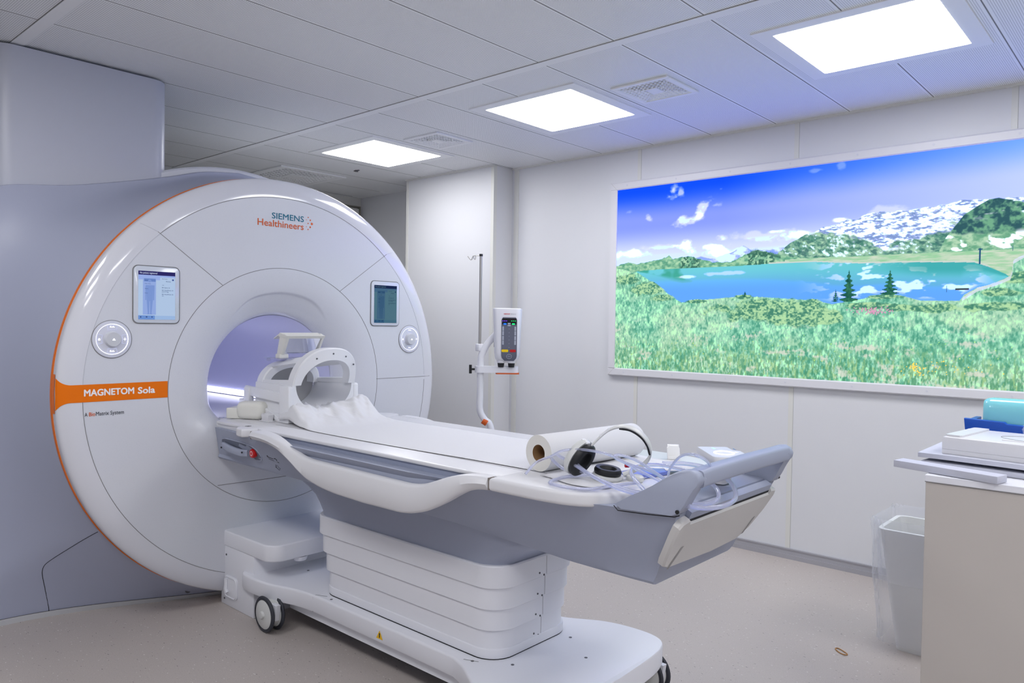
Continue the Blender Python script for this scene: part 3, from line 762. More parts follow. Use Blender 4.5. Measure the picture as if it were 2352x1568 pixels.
# grey body cover behind the ring
outline = [(0, 2.18), (.2, 2.155), (.37, 2.105), (.6, 2.045), (.85, 1.99), (1.1, 1.955), (1.22, 1.89), (1.3, 1.74), (1.33, 1.4), (1.33, 0), (1.33, -.6), (0, -.6)]
oa, orr = [], []
cp = catmull([(p[0], p[1], 0) for p in outline], 10)
for p in cp:
    oa.append(math.atan2(p.x, p.y - ZC)); orr.append(math.hypot(p.x, p.y - ZC))
od = np.argsort(oa); oa = np.array(oa)[od]; orr = np.array(orr)[od]
outr = [(0, 2.18), (.2, 2.155), (.37, 2.105), (.6, 2.045), (.80, 1.97), (.95, 1.87), (1.08, 1.74), (1.17, 1.55), (1.20, 1.3), (1.20, 0), (1.20, -.6), (0, -.6)]
ob_, obr = [], []
for p in catmull([(p[0], p[1], 0) for p in outr], 10):
    ob_.append(math.atan2(p.x, p.y - ZC)); obr.append(math.hypot(p.x, p.y - ZC))
od = np.argsort(ob_); ob_ = np.array(ob_)[od]; obr = np.array(obr)[od]
def Rout(u, v): return float(np.interp(math.atan2(abs(u), v), oa, orr)) if u < 0 else max(float(np.interp(math.atan2(abs(u), v), ob_, obr)), R0 + .03)
R0 = 1.04
def body_x(y, z):
    u, v = y - Y0, z - ZC; r = math.hypot(u, v); D = Rout(u, v) - R0; sc = min(D, .6); q = max(0, min((r - R0) / sc, 1))
    return -3.526 - .38 * (1 - (1 - q) ** 2.5)
def body_mesh():
    bm = B(); rows = []
    for i in range(25):
        s = (i / 24) ** 1.5; row = []
        for k in range(NA):
            a = 2 * PI * k / NA; c, n_ = math.cos(a), math.sin(a); D = Rout(c, n_) - R0; r = R0 + D * s
            y, z = YZ(r, a); row.append((body_x(y, z), y, z))
        rows.append(row)
    # rounded turn onto the sides
    for dx, dr in ((0.012, 0.004), (0.03, 0.006), (0.25, 0.006)):
        row = []
        for k in range(NA):
            a = 2 * PI * k / NA; y, z = YZ(Rout(math.cos(a), math.sin(a)) + dr, a); row.append((-3.906 - dx, y, z))
        rows.append(row)
    loft(bm, rows, closed=True, caps=False)
    return bm
bm = body_mesh(); g = bm.verts[:] + bm.edges[:] + bm.faces[:]
bmesh.ops.bisect_plane(bm, geom=g, plane_co=(0, 0, 0.028), plane_no=(0, 0, 1), clear_inner=True)
obj('body_cover', bm, M['grey'], scanner, angle=60)
bm = body_mesh()
bmesh.ops.bisect_plane(bm, geom=bm.verts[:] + bm.edges[:] + bm.faces[:], plane_co=(0, 0, 0.028), plane_no=(0, 0, 1), clear_outer=True)
bmesh.ops.bisect_plane(bm, geom=bm.verts[:] + bm.edges[:] + bm.faces[:], plane_co=(0, 0, 0.0), plane_no=(0, 0, 1), clear_inner=True)
for v in bm.verts: v.co.x += 0.006
obj('skirting', bm, mat('pale skirting strip', (190, 192, 196), 0.4), scanner)
def seam_body(pts, name, m, r=0.0014):
    P = catmull([(p[0], p[1], 0) for p in pts], 6); bm = B()
    tube(bm, [(body_x(p.x, p.y) + 0.0005, p.x, p.y) for p in P], r, 6); obj(name, bm, m, scanner)
seam_body([(1.253, .437), (1.187, .350), (1.139, .294), (1.119, .267), (1.114, .237), (1.119, .205), (1.136, .136), (1.158, .039), (1.159, .002)], 'hatch_joint', M['blackseam'])
bm = B(); cyl(bm, (body_x(1.68, 0.05), 1.68, 0.058), 0.014, 0.004, 'x', 16); obj('hatch_screw', bm, M['screw'], scanner)
# white rear body and ceiling shaft
bm = B()
pr = [(0.0, -1.15), (1.02, -1.15), (1.08, -1.148), (1.13, -1.12), (1.155, -1.07), (1.16, -1.0), (1.16, -0.95), (1.16, -.5), (1.16, -.01), (1.15, 0), (1.0, 0.0)]
lathe(bm, pr, (-3.95, Y0, ZC), 'x', 128)
bmesh.ops.bisect_plane(bm, geom=bm.verts[:] + bm.edges[:] + bm.faces[:], plane_co=(0, 0, 0.0), plane_no=(0, 0, 1), clear_inner=True)
bmesh.ops.delete(bm, geom=[f for f in bm.faces if math.hypot(f.calc_center_median().y - Y0, f.calc_center_median().z - ZC) < 0.5 and abs(f.normal.x) > .5], context='FACES')
obj('rear_cover', bm, M['gwhite'], scanner)
bm = B(); prism(bm, rr(-4.75, -3.935, 0.955, 1.738, 0.09, 8), 1.80, 2.588)
obj('ceiling_shaft', bm, mat('pale lilac lacquered shaft', (184, 187, 199), 0.35), scanner, angle=40, label='pale lilac-grey shaft rising to the ceiling')

# orange name stripe
def stripe_left(z):
    # y of the left edge: follows the rim; the stripe flares near the rim
    return -math.sqrt(max((R_RIM - 0.0015) ** 2 - (z - ZC) ** 2, 0))
bm = B(); nz = 40; nu = 60; rows = []
def zr(u):
    # half opening at distance along: flare with rounded corners close to the rim
    top, bot = 1.0935, 1.0195
    d = u - (-R_RIM); fl = 0.052
    if d < fl:
        q = 1 - d / fl; e = 0.045 * (1 - math.sqrt(max(0, 1 - q * q)))
    else: e = 0
    return top + e, bot - e
us = [-(R_RIM - 0.0008) + (R_RIM - R_SEAM - 0.002) * (i / 90) ** 1.7 for i in range(91)]
for u in us:
    zt, zb = zr(u); row = []
    for j in range(17):
        z = zb + (zt - zb) * j / 16; v = z - ZC
        uu = u
        r = math.hypot(uu, v)
        if r > R_RIM - 0.0003: uu = -math.sqrt(max((R_RIM - 0.0003) ** 2 - v * v, 0)); r = R_RIM - 0.0003
        if r < R_SEAM: uu = -math.sqrt(max(R_SEAM ** 2 - v * v, 0)); r = R_SEAM
        row.append((face_x(r) + 0.0012, Y0 + uu * 1.0006, z))
    rows.append(row)
loft(bm, rows, closed=False, caps=False)
# wrap around the outer side
rows = []
for dx in (0.0, 0.015, 0.033):
    rows.append([(face_x(R_RIM) + 0.001 - dx, Y0 - math.sqrt((R_RIM + 0.002) ** 2 - (z - ZC) ** 2), z) for z in np.linspace(0.975, 1.1385, 17)])
loft(bm, rows, closed=False, caps=False)
st = obj('name_stripe', bm, M['orange'], scanner, angle=60, label='orange stripe with white lettering')
text('lettering', 'MAGNETOM', M['wprint'], st, (XF + 0.0022, 1.163, 1.0455), 0.027, 0.200, bold=0.022)
text('lettering', 'Sola', M['wprint'], st, (XF + 0.0022, 1.381, 1.0445), 0.027, 0.072, bold=0.022)
text('lettering', 'A', M['dprint'], scanner, (XF + 0.001, 1.165, 0.959), 0.0165, 0.011, bold=0.004)
text('lettering', 'Bio', M['oprint'], scanner, (XF + 0.001, 1.182, 0.9595), 0.0165, 0.024, bold=0.008)
text('lettering', 'Matrix System', M['dprint'], scanner, (XF + 0.001, 1.209, 0.960), 0.0165, 0.113, bold=0.004)
text('lettering', 'SIEMENS', M['teal'], scanner, (XF + 0.001, 2.027, 1.888), 0.029, 0.183, bold=0.010)
text('lettering', 'Healthineers', M['oprint'], scanner, (XF + 0.001, 1.949, 1.847), 0.033, 0.260, bold=0.008)
bm = B()
for i, (dy, dz, r) in enumerate(((0.066, 0, .0065), (.053, .019, .0042), (.053, -.019, .0048), (.036, .033, .0032), (.036, -.033, .0034), (.036, 0, .0034), (.022, .019, .0022), (.022, -.019, .0022), (.010, 0, .0012))):
    t = B(); lathe(t, [(0, 0), (r, 0)], (XF + 0.0012, 2.209 + dy * .75, 1.884 + dz * .95), 'x', 14); merge(bm, t)
obj('dot_emblem', bm, M['oprint'], scanner, label='small orange dot emblem')

# displays
def flat(bm, x, y0, y1, z0, z1):
    vs = [bm.verts.new(p) for p in ((x, y0, z0), (x, y1, z0), (x, y1, z1), (x, y0, z1))]; bm.faces.new(vs)
def display(y0, y1, dim):
    d = B(); prism(d, rr(y0, y1, 1.355, 1.607, 0.022, 6), XF - 0.002, XF + 0.006, 'x', 0.003)
    d_o = obj('display_panel', d, M['bezel'], scanner, label='display beside the bore, dimmer teal screen' if dim else 'display beside the bore, bright blue screen')
    bm = B(); P = [(XF + 0.0012, p[0], p[1]) for p in rr(y0 - .002, y1 + .002, 1.353, 1.609, 0.023, 6)]; tube(bm, P, 0.0018, 6, closed=True); obj('display_joint', bm, mat('display groove', (124, 124, 126), 0.7), d_o)
    k = 0.36 if dim else 1.0
    tint = (lambda c: (c[0] * .40 + 8, c[1] * .48 + 20, c[2] * .42 + 36)) if dim else (lambda c: c)  # dimming from the oblique view is put into the screen colours
    sx0, sx1, sz0, sz1 = y0 + .019, y1 - .020, 1.371, 1.585; W = sx1 - sx0; H = sz1 - sz0
    X = XF + 0.0068
    def R(name, u0, u1, v0, v1, c, lift, s=0.9):
        bm = B(); flat(bm, X + lift, sx0 + u0 * W, sx0 + u1 * W, sz0 + v0 * H, sz0 + v1 * H); return obj(name, bm, emat('screen ' + name, tint(c), s), d_o, smooth=False)
    R('screen_background', 0, 1, 0, 1, (182, 205, 236), 0)
    R('screen_header', 0, 1, .92, 1, (48, 44, 104), .0002)
    R('screen_band', 0, .58, .82, .92, (158, 180, 240), .0002); R('screen_band', .58, 1, .885, .92, (158, 180, 240), .0002)
    R('screen_footer', 0, 1, 0, .08, (160, 190, 232), .0002); R('screen_footer', 0, .44, 0, .083, (112, 150, 216), .0003)
    R('table_icon', .12, .47, .10, .86, (152, 176, 232), .0004); R('table_icon', .15, .46, .785, .845, (108, 138, 204), .0006)
    bm = B()
    cx, s = sx0 + .30 * W, H
    def poly(pts, c=X + .0008):
        bm.faces.new([bm.verts.new((c, cx + a * W, sz0 + b * H)) for a, b in pts])
    poly([(-.105, .71), (.13, .71), (.13, .67), (.12, .40), (.09, .40), (.09, .60), (.085, .40), (.05, .12), (.015, .12), (.01, .38), (-.005, .38), (-.015, .12), (-.05, .12), (-.08, .40), (-.09, .60), (-.09, .40), (-.115, .40), (-.115, .67)])
    poly([(.0 + .045 * math.cos(a), .80 + .03 * math.sin(a)) for a in np.linspace(0, 2 * PI, 14)[:-1]])
    poly([(-.06, .12), (.0, .12), (.0, .11), (-.065, .105)]); poly([(.01, .12), (.06, .12), (.07, .105), (.01, .105)])
    obj('body_icon', bm, emat('screen figure', tint((128, 156, 218)), .9), d_o, smooth=False)
    dk = emat('screen text', tint((72, 92, 140)), .8)
    text('screen_text', 'No patient registered', emat('screen title', tint((205, 215, 245)), .8), d_o, (X + .001, sx0 + .04 * W, sz0 + .945 * H), .0075, .46 * W, bold=.01)
    for s_, u, v, h, w in (('Next Position', .63, .845, .003, .15), ('Home', .74, .79, .0048, .13), ('Coils', .63, .715, .003, .055), ('BM Spine 32', .63, .66, .0042, .22), ('BM Head/Neck 20', .63, .605, .0042, .31), ('post 0 deg', .63, .575, .0042, .18), ('BM Head/Neck 20', .63, .52, .0042, .31), ('ant', .63, .49, .0042, .05), ('Head', .17, .80, .0038, .08), ('Neck / Body', .17, .735, .003, .16), ('Abdomen', .17, .63, .003, .09), ('Pelvis', .17, .54, .003, .08)):
        text('screen_text', s_, dk, d_o, (X + .0012, sx0 + u * W, sz0 + v * H), h, w * W, bold=.01)
    R('screen_icon', .91, .96, .82, .855, (80, 100, 160), .0006); R('screen_icon', .05, .08, .035, .065, (60, 84, 140), .0006); R('screen_icon', .20, .24, .04, .065, (60, 84, 140), .0006); R('screen_icon', .35, .38, .04, .065, (60, 84, 140), .0006)
display(1.359, 1.560, False); display(2.648, 2.850, True)

# control knobs
def knob(cy, cz):
    bm = B(); lathe(bm, [(0.0805, 0.001), (0.079, 0.004), (0.066, 0.0055), (0.064, 0.0035), (0.035, 0.0035), (0.0, 0.0035)], (XF, cy, cz), 'x', 64)
    k = obj('control_pad', bm, mat('silver white control pad', (206, 208, 220), 0.25, coat=0.4), scanner, label='round control pad with a glowing ring')
    bm = B(); lathe(bm, [(0.0805, 0.0), (0.0825, 0.0012), (0.0805, 0.0022)], (XF, cy, cz), 'x', 64); obj('pad_edge', bm, M['seam'], k)
    bm = B(); lathe(bm, [(0.0635, 0.0035), (0.0648, 0.0062), (0.0662, 0.0058)], (XF, cy, cz), 'x', 64); obj('glow_ring', bm, M['ledwhite'], k)
    bm = B(); lathe(bm, [(0.034, 0.0035), (0.0315, 0.02), (0.030, 0.0225), (0.0, 0.0235)], (XF, cy, cz), 'x', 48); dial = obj('dial', bm, mat('light grey dial', (196, 198, 204), 0.35), k)
    bm = B(); flat(bm, XF + .0243, cy - .006, cy + .006, cz - .005, cz - .0015); flat(bm, XF + .0243, cy - .003, cy + .003, cz, cz + .0035); obj('dial_icon', bm, M['ledwhite'], dial, smooth=False)
    for a0 in (0, 90, 180, 270):
        bm = B(); ri, ro, w = 0.042, 0.060, 20; P = []
        for i in range(9):
            a = math.radians(a0 - w + 2 * w * i / 8); P.append((XF + .0042, cy + ro * math.cos(a), cz + ro * math.sin(a)))
        for i in range(9):
            a = math.radians(a0 + w * 1.15 - 2.3 * w * i / 8); P.append((XF + .0042, cy + ri * math.cos(a), cz + ri * math.sin(a)))
        tube(bm, P, 0.0007, 5, closed=True); kb = obj('key_outline', bm, M['ledpale'], k)
        c = (cy + .052 * math.cos(math.radians(a0)), cz + .052 * math.sin(math.radians(a0)))
        bm = B()
        if a0 in (90, 270):
            flat(bm, XF + .0045, c[0] - .010, c[0] + .010, c[1] - .0012, c[1] + .0012); flat(bm, XF + .0045, c[0] - .009, c[0] - .004, c[1], c[1] + .005); flat(bm, XF + .0045, c[0] + .001, c[0] + .006, c[1], c[1] + .004)
        elif a0 == 0: flat(bm, XF + .0045, c[0] - .006, c[0] + .006, c[1] - .001, c[1] + .001); flat(bm, XF + .0046, c[0] - .001, c[0] + .001, c[1] - .006, c[1] + .006)
        else:
            bm.faces.new([bm.verts.new((XF + .0045, c[0] + a, c[1] + b)) for a, b in ((-.0045, -.005), (.0045, -.005), (.0045, .001), (0, .005), (-.0045, .001))])
        obj('key_icon', bm, M['ledwhite'], kb, smooth=False)
knob(1.272, 1.284); knob(2.934, 1.277)
# lower insert line of the bore ring
bm = B(); P = []
for i in range(21):
    y = 1.751 + (2.459 - 1.751) * i / 20; z = 0.582; r = math.hypot(y - Y0, z - ZC); t = (R_SEAM - r) / (R_SEAM - R_BORE)
    p = funnel_pt(max(0, (R_SEAM - r) / (R_SEAM - (ZC - .897) / max(1e-6, (ZC - z) / r))), math.atan2(z - ZC, y - Y0)); P.append((p[0] + .0003, y, z))
tube(bm, P, 0.0013, 6); obj('insert_joint', bm, M['seam'], scanner)

# ------------------------------------------------------------------ docking unit under the table
dock = thing('docking_unit', 'low white docking box under the bore with rounded lid', 'docking unit', (-3.3, Y0, 0))
bm = B(); box(bm, -3.475, -3.17, 1.79, 2.42, 0.0, 0.30, 0.004); obj('cabinet', bm, M['pwhite'], dock)
bm = B(); prism(bm, [(-3.49, 1.787)] + [p for p in rr(-3.60, -3.02, 1.787, 2.423, 0.075, 8) if p[0] > -3.4][0:0] + [(-3.095 + .075 * math.cos(a), 1.862 + .075 * math.sin(a)) for a in np.linspace(-PI / 2, 0, 9)] + [(-3.095 + .075 * math.cos(a), 2.348 + .075 * math.sin(a)) for a in np.linspace(0, PI / 2, 9)] + [(-3.49, 2.423)], 0.285, 0.362, bev=0.008, seg=3)
obj('lid', bm, M['pwhite'], dock, angle=40)
bm = B(); prism(bm, rr(-3.43, -3.315, 0.045, 0.15, 0.02, 5), 1.783, 1.791, 'y', 0.002); obj('latch_plate', bm, M['pwhite'], dock)
bm = B(); tube(bm, [(-3.405, 1.779, 0.135), (-3.405, 1.777, 0.085), (-3.395, 1.778, 0.07)], 0.009, 8); tube(bm, [(p[0], 1.7825, p[1]) for p in rr(-3.425, -3.32, 0.05, 0.145, 0.02, 5)], 0.003, 6, closed=True); obj('latch_lever', bm, M['pwhite'], dock)
bm = B(); cyl(bm, (-3.425, 1.788, 0.245), 0.005, 0.003, 'y', 12); cyl(bm, (-3.44, 1.788, 0.03), 0.005, 0.003, 'y', 12); obj('screw', bm, M['screw'], dock)
bm = B(); lathe(bm, [(0, 0), (.028, .001), (.032, .01), (.032, .02), (0, .02)], (-3.055, 1.96, 0.263), 'z', 24); obj('guide_roller', bm, M['pwhite'], dock)

# ------------------------------------------------------------------ patient table
tab = thing('patient_table', 'wheeled white and grey patient table docked to the scanner', 'table', (-2.2, Y0, 0))
def ip(x, pts): return float(np.interp(x, [p[0] for p in pts], [p[1] for p in pts]))
# base
def base_outline(g=0.0):
    half = [(-3.30, .0), (-3.29, .20), (-3.265, .315), (-3.20, .338), (-3.10, .338), (-3.02, .328), (-2.94, .305), (-2.86, .283), (-2.76, .272), (-2.6, .27), (-1.95, .272), (-1.88, .280), (-1.82, .300), (-1.76, .335), (-1.70, .368), (-1.63, .388), (-1.55, .395), (-1.48, .388), (-1.43, .36), (-1.40, .30), (-1.385, .2), (-1.375, .0)]
    P = catmull([(a, b, 0) for a, b in half], 4)
    pts = [(p.x, Y0 - p.y - g) for p in P] + [(p.x, Y0 + p.y + g) for p in reversed(P[1:-1])]
    return pts
bo_ = [(p[0], Y0 - p[1]) for p in base_outline() if p[1] <= Y0]
bo_.sort(); bx = [p[0] for p in bo_]; bw = [p[1] for p in bo_]
bm = B(); secs = []
for x in sorted(set([-3.30, -3.299, -3.297, -3.294, -3.29, -3.285] + list(np.linspace(-3.28, -1.40, 150)) + [-1.395, -1.39, -1.386, -1.382, -1.379, -1.377, -1.3755])):
    w_ = max(float(np.interp(x, bx, bw)), .004); e = min(.010, w_ * .5)
    hs_ = [(w_ - e, .128), (w_ - e * .3, .128 + e * .3), (w_, .128 + e), (w_, .2035 - e), (w_ - e * .08, .2035 - e * .6), (w_ - e * .3, .2035 - e * .3), (w_ - e * .62, .2035 - e * .08), (w_ - e, .2035)]
    secs.append([(x, Y0 - a, b) for a, b in hs_] + [(x, Y0 + a, b) for a, b in reversed(hs_)])
loft(bm, secs); base = obj('base', bm, M['pwhite'], tab, angle=40)
bm = B(); prism(bm, rr(-3.0, -1.60, Y0 - .245, Y0 + .245, .03, 4), 0.085, 0.128); obj('chassis', bm, M['pwhite'], tab)
bm = B(); prism(bm, rr(-2.95, -1.66, Y0 - .20, Y0 + .20, .03, 4), 0.055, 0.086); obj('chassis_tray', bm, M['tgrey2'], tab)
for x in (-2.76, -1.86):
    bm = B(); tube(bm, [(x, Y0 - .2705, .13), (x, Y0 - .2715, .195), (x + .01, Y0 - .262, .2045), (x + .06, Y0 - .24, .2045)], .0008, 5); obj('base_joint', bm, M['seam'], tab)
for (x, y) in ((-2.66, 1.858), (-1.82, 1.855), (-1.70, 1.93), (-1.695, 2.25), (-1.55, 2.15), (-3.05, 2.0)):
    bm = B(); cyl(bm, (x, y, 0.2025), 0.006, 0.0018, seg=12); obj('screw', bm, M['screw'], tab)
bm = B(); bm.faces.new([bm.verts.new((-2.305 + a, Y0 - .2716, .146 + b)) for a, b in ((-.02, 0), (.02, 0), (0, .034))])
wl = obj('warning_label', bm, M['yellow'], tab, smooth=False, label='small yellow warning triangle')
bm = B(); flat(bm, 0, 0, 0, 0, 0) if False else None
bm.faces.new([bm.verts.new((-2.305 + a, Y0 - .2719, .151 + b)) for a, b in ((-.003, .0), (.003, .0), (.0035, .018), (-.0035, .018))]); obj('warning_symbol', bm, M['black'], wl, smooth=False)
# castors
def castor(cx, cy, s):
    bm = B(); lathe(bm, [(0, .0), (.058, .002), (.064, .006), (.064, .02), (.058, .024), (.058, .05), (.064, .054), (.064, .068), (.058, .072), (0, .074)], (cx, cy - .037, .08), 'y', 40)
    c = obj('castor', bm, M['hub'], tab, label='twin castor wheel')
    for dy in (.004, .054):
        bm = B(); lathe(bm, [(.064, 0), (.075, .001), (.080, .006), (.075, .013), (.064, .0145)], (cx, cy - .037 + dy, .08), 'y', 40); obj('tyre', bm, M['tyre'], c)
    bm = B(); lathe(bm, [(0, -.010), (.014, -.009), (.017, -.004), (.017, .0)], (cx, cy - .0365, .08), 'y', 24); obj('hub_cap', bm, M['hub'], c)
    bm = B(); prism(bm, [(cx - .03, .06), (cx + .06, .06), (cx + .07, .13), (cx - .03, .13)], cy - .012, cy + .012, 'y', .004); obj('castor_fork', bm, M['pwhite'], c)
castor(-3.0, Y0 - .332, 1); castor(-3.02, Y0 + .30, 1); castor(-1.50, Y0 - .335, 1); castor(-1.47, Y0 + .335, 1)
# bellows: four nested bands on a plinth lip
zs = [.540, .4655, .388, .311, .238]
for i in range(4):
    k = 0.0065 * i; bm = B()
    x0, x1, hw = -2.835 + k * 2.6, -1.722 - k * 1.2, .236 - k
    ring = lambda e, z: [(a, b, z) for a, b in rr(x0 + e, x1 - e, Y0 - hw + e, Y0 + hw - e, .10 - e, 10)]
    loft(bm, [ring(.012, zs[i]), ring(.003, zs[i] - .001), ring(0, zs[i] - .006), ring(0, zs[i + 1] - .004), ring(.003, zs[i + 1] - .006), ring(.012, zs[i + 1] - .006)])
    bo = obj('bellows_band', bm, M['pwhite'], tab, angle=25)
    for dy in (0.02, 0.045):
        bm = B(); cyl(bm, (x1 - .001, Y0 + dy - 0.03, zs[i + 1] + (.012 if dy == .02 else .0)), .0035, .003, 'x', 10); obj('rivet', bm, M['screw'], bo)
    bm = B(); box(bm, x1 - .001, x1 + .0006, Y0 - .0005 + 0.03, Y0 + .0008 + 0.03, zs[i + 1], zs[i] - .008); obj('band_joint', bm, M['seam'], bo, smooth=False)
bm = B(); prism(bm, rr(-2.778, -1.742, Y0 - .222, Y0 + .222, .095, 10), .206, .240, bev=.004); obj('bellows_foot', bm, M['pwhite'], tab)
bm = B(); prism(bm, rr(-2.776, -1.744, Y0 - .2215, Y0 + .2215, .095, 10), .2035, .207); obj('bellows_gap', bm, M['blackseam'], tab)
# grey skirt flaring from the bellows to the hull
bm = B(); rings = []
for z, x0, x1, hw, r in ((.530, -2.822, -1.735, .226, .10), (.556, -2.826, -1.725, .2262, .10), (.59, -2.85, -1.68, .228, .10), (.62, -2.885, -1.60, .231, .11), (.65, -2.945, -1.50, .236, .12), (.68, -3.03, -1.42, .240, .12)):
    rings.append([(a, b, z) for a, b in rr(x0, x1, Y0 - hw, Y0 + hw, r, 10)])
loft(bm, rings); obj('neck_skirt', bm, M['tgrey'], tab, angle=50)
# hull
bot = [(-3.40, .360, .714), (-2.9, .325, .700), (-2.4, .285, .684), (-1.9, .255, .667), (-1.4, .245, .640), (-1.1, .240, .636), (-1.0, .238, .636)]
def hull_sec(x, shear=0.0):
    wt = ip(x, [(-3.42, .385), (-3.1, .41), (-2.9, .425), (-2.0, .422), (-1.75, .404), (-1.45, .398), (-1.33, .378), (-1.2, .348), (-1.0, .316)])
    zt = ip(x, [(-3.42, .868), (-1.5, .862), (-1.0, .872)])
    wb = ip(x, [(b[0], b[1]) for b in bot]); zb = ip(x, [(b[0], b[2]) for b in bot])
    half = [(wt, zt), (wt * .83 + wb * .17, zt * .82 + zb * .18), (wt * .62 + wb * .38, zt * .6 + zb * .4), (wt * .4 + wb * .6, zt * .38 + zb * .62), (wt * .18 + wb * .82, zt * .17 + zb * .83), (wb + .012, zb + .014), (wb + .002, zb + .004), (wb - .012, zb)]
    half = [(w, z) for w, z in half]
    pts = [(x - shear * (zt - z) / max(zt - zb, 1e-6), Y0 - w, z) for w, z in half] + [(x - shear * (zt - z) / max(zt - zb, 1e-6), Y0 + w, z) for w, z in reversed(half)]
    return pts
bm = B(); secs = []
xs_ = list(np.linspace(-3.405, -1.5, 20)) + list(np.linspace(-1.45, -1.0, 12))
for x in xs_: secs.append(hull_sec(x, .115 * sstep(-1.5, -1.0, x)))
loft(bm, secs); obj('hull', bm, M['tgrey'], tab, angle=28)
SL = [(-2.86, .845), (-2.76, .835), (-2.66, .80), (-2.55, .775), (-1.95, .775), (-1.86, .795), (-1.80, .82), (-1.74, .846)]
# board (moving tabletop)
bm = B(); prism(bm, rr(-3.415, -1.30, Y0 - .38, Y0 + .38, .02, 3), .8845, .898, bev=.004, seg=2); obj('tabletop', bm, M['twhite'], tab, angle=40)
bm = B(); prism(bm, rr(-3.40, -1.55, Y0 - .372, Y0 + .372, .02, 3), .848, .8845); obj('tabletop_frame', bm, M['tgrey2'], tab)
for s in (-1, 1):
    bm = B(); rows = []
    for x in np.linspace(-2.86, -1.74, 40):
        zl_ = float(np.interp(x, [p[0] for p in SL], [p[1] for p in SL]))
        rows.append([(x, Y0 + s * w, z) for w, z in ((.36, .862), (.392, .862), (.398, .858), (.401, .85), (.401 + .014 * (.85 - zl_) / .06, zl_))])
    loft(bm, rows, closed=False, caps=False); obj('side_panel', bm, M['tgrey'], tab, angle=50)
# white side rails
low = [(-3.06, .864), (-2.90, .862), (-2.83, .856), (-2.77, .845), (-2.72, .828), (-2.664, .803), (-2.62, .778), (-2.56, .752), (-2.48, .734), (-2.38, .724), (-2.2, .718), (-2.0, .720), (-1.94, .728), (-1.87, .747), (-1.83, .764), (-1.78, .79), (-1.73, .822), (-1.69, .842), (-1.65, .854), (-1.6, .858)]
upp = [(-3.06, .8985), (-2.95, .8985), (-2.88, .8975), (-2.82, .893), (-2.76, .882), (-2.70, .865), (-2.65, .850), (-2.60, .838), (-2.55, .832), (-1.96, .826), (-1.905, .832), (-1.86, .844), (-1.81, .862), (-1.75, .884), (-1.69, .896), (-1.64, .8985), (-1.6, .8985)]
inn = [(-3.06, .375), (-2.95, .380), (-2.88, .390), (-2.80, .400), (-2.7, .412), (-1.86, .412), (-1.80, .405), (-1.74, .392), (-1.68, .380), (-1.6, .375)]
oup = [(-3.06, .442), (-2.95, .444), (-2.8, .448), (-2.6, .436), (-1.9, .436), (-1.8, .442), (-1.6, .420)]
olo = [(-3.06, .440), (-2.9, .443), (-2.7, .450), (-2.5, .440), (-2.1, .436), (-1.9, .440), (-1.8, .44), (-1.6, .418)]
def smooth_ip(x, pts):
    return (ip(x - .02, pts) + 2 * ip(x, pts) + ip(x + .02, pts)) / 4
def rail_sec(x, s):
    zu, zl, wi, wo, wl = smooth_ip(x, upp), smooth_ip(x, low), smooth_ip(x, inn), smooth_ip(x, oup), smooth_ip(x, olo)
    h = zu - zl; e = min(.012, h * .3)
    pts = [(wi, zu), (wo - e, zu), (wo - e * .35, zu - e * .3), (wo, zu - e), (wo + .006, (zu + zl) / 2), (wl, zl + e * .8), (wl - e * .4, zl + e * .2), (wl - e, zl), (wi, zl + .002)]
    return [(x, Y0 + s * w, z) for w, z in pts]
for s in (-1, 1):
    bm = B(); loft(bm, [rail_sec(x, s) for x in np.linspace(-2.982, -1.602, 90)]); obj('side_rail', bm, M['twhite'], tab, angle=40, label='swooping white side rail')
# head caps and foot cap
for s in (-1, 1):
    bm = B(); P = catmull([(x, w, 0) for x, w in ((-3.42, .372), (-3.30, .374), (-3.20, .380), (-3.165, .392), (-3.14, .420), (-3.11, .436), (-3.062, .440))], 5)
    prism(bm, [(p.x, Y0 + s * p.y) for p in P] + [(-2.986, Y0 + s * .30), (-3.42, Y0 + s * .30)], .862, .8990, bev=.008, seg=3); obj('head_cap', bm, M['twhite'], tab, angle=40)
bm = B(); half = [(-1.598, .414), (-1.50, .413), (-1.40, .410), (-1.31, .396), (-1.245, .360), (-1.20, .30), (-1.18, .22), (-1.172, .10), (-1.17, 0)]
P = catmull([(a, b, 0) for a, b in half], 5)
prism(bm, [(p.x, Y0 - p.y) for p in P] + [(p.x, Y0 + p.y) for p in reversed(P[:-1])], .856, .8988, bev=.012, seg=4); obj('foot_cap', bm, M['twhite'], tab, angle=40)
bm = B()
for s in (-1, 1):
    box(bm, -2.9865, -2.9815, Y0 + s * .427 - .013, Y0 + s * .427 + .013, .864, .8975); box(bm, -1.6025, -1.5975, Y0 + s * .402 - .013, Y0 + s * .402 + .013, .860, .8975)
obj('rail_joint', bm, mat('brown grey joint', (120, 112, 106), 0.8), tab)
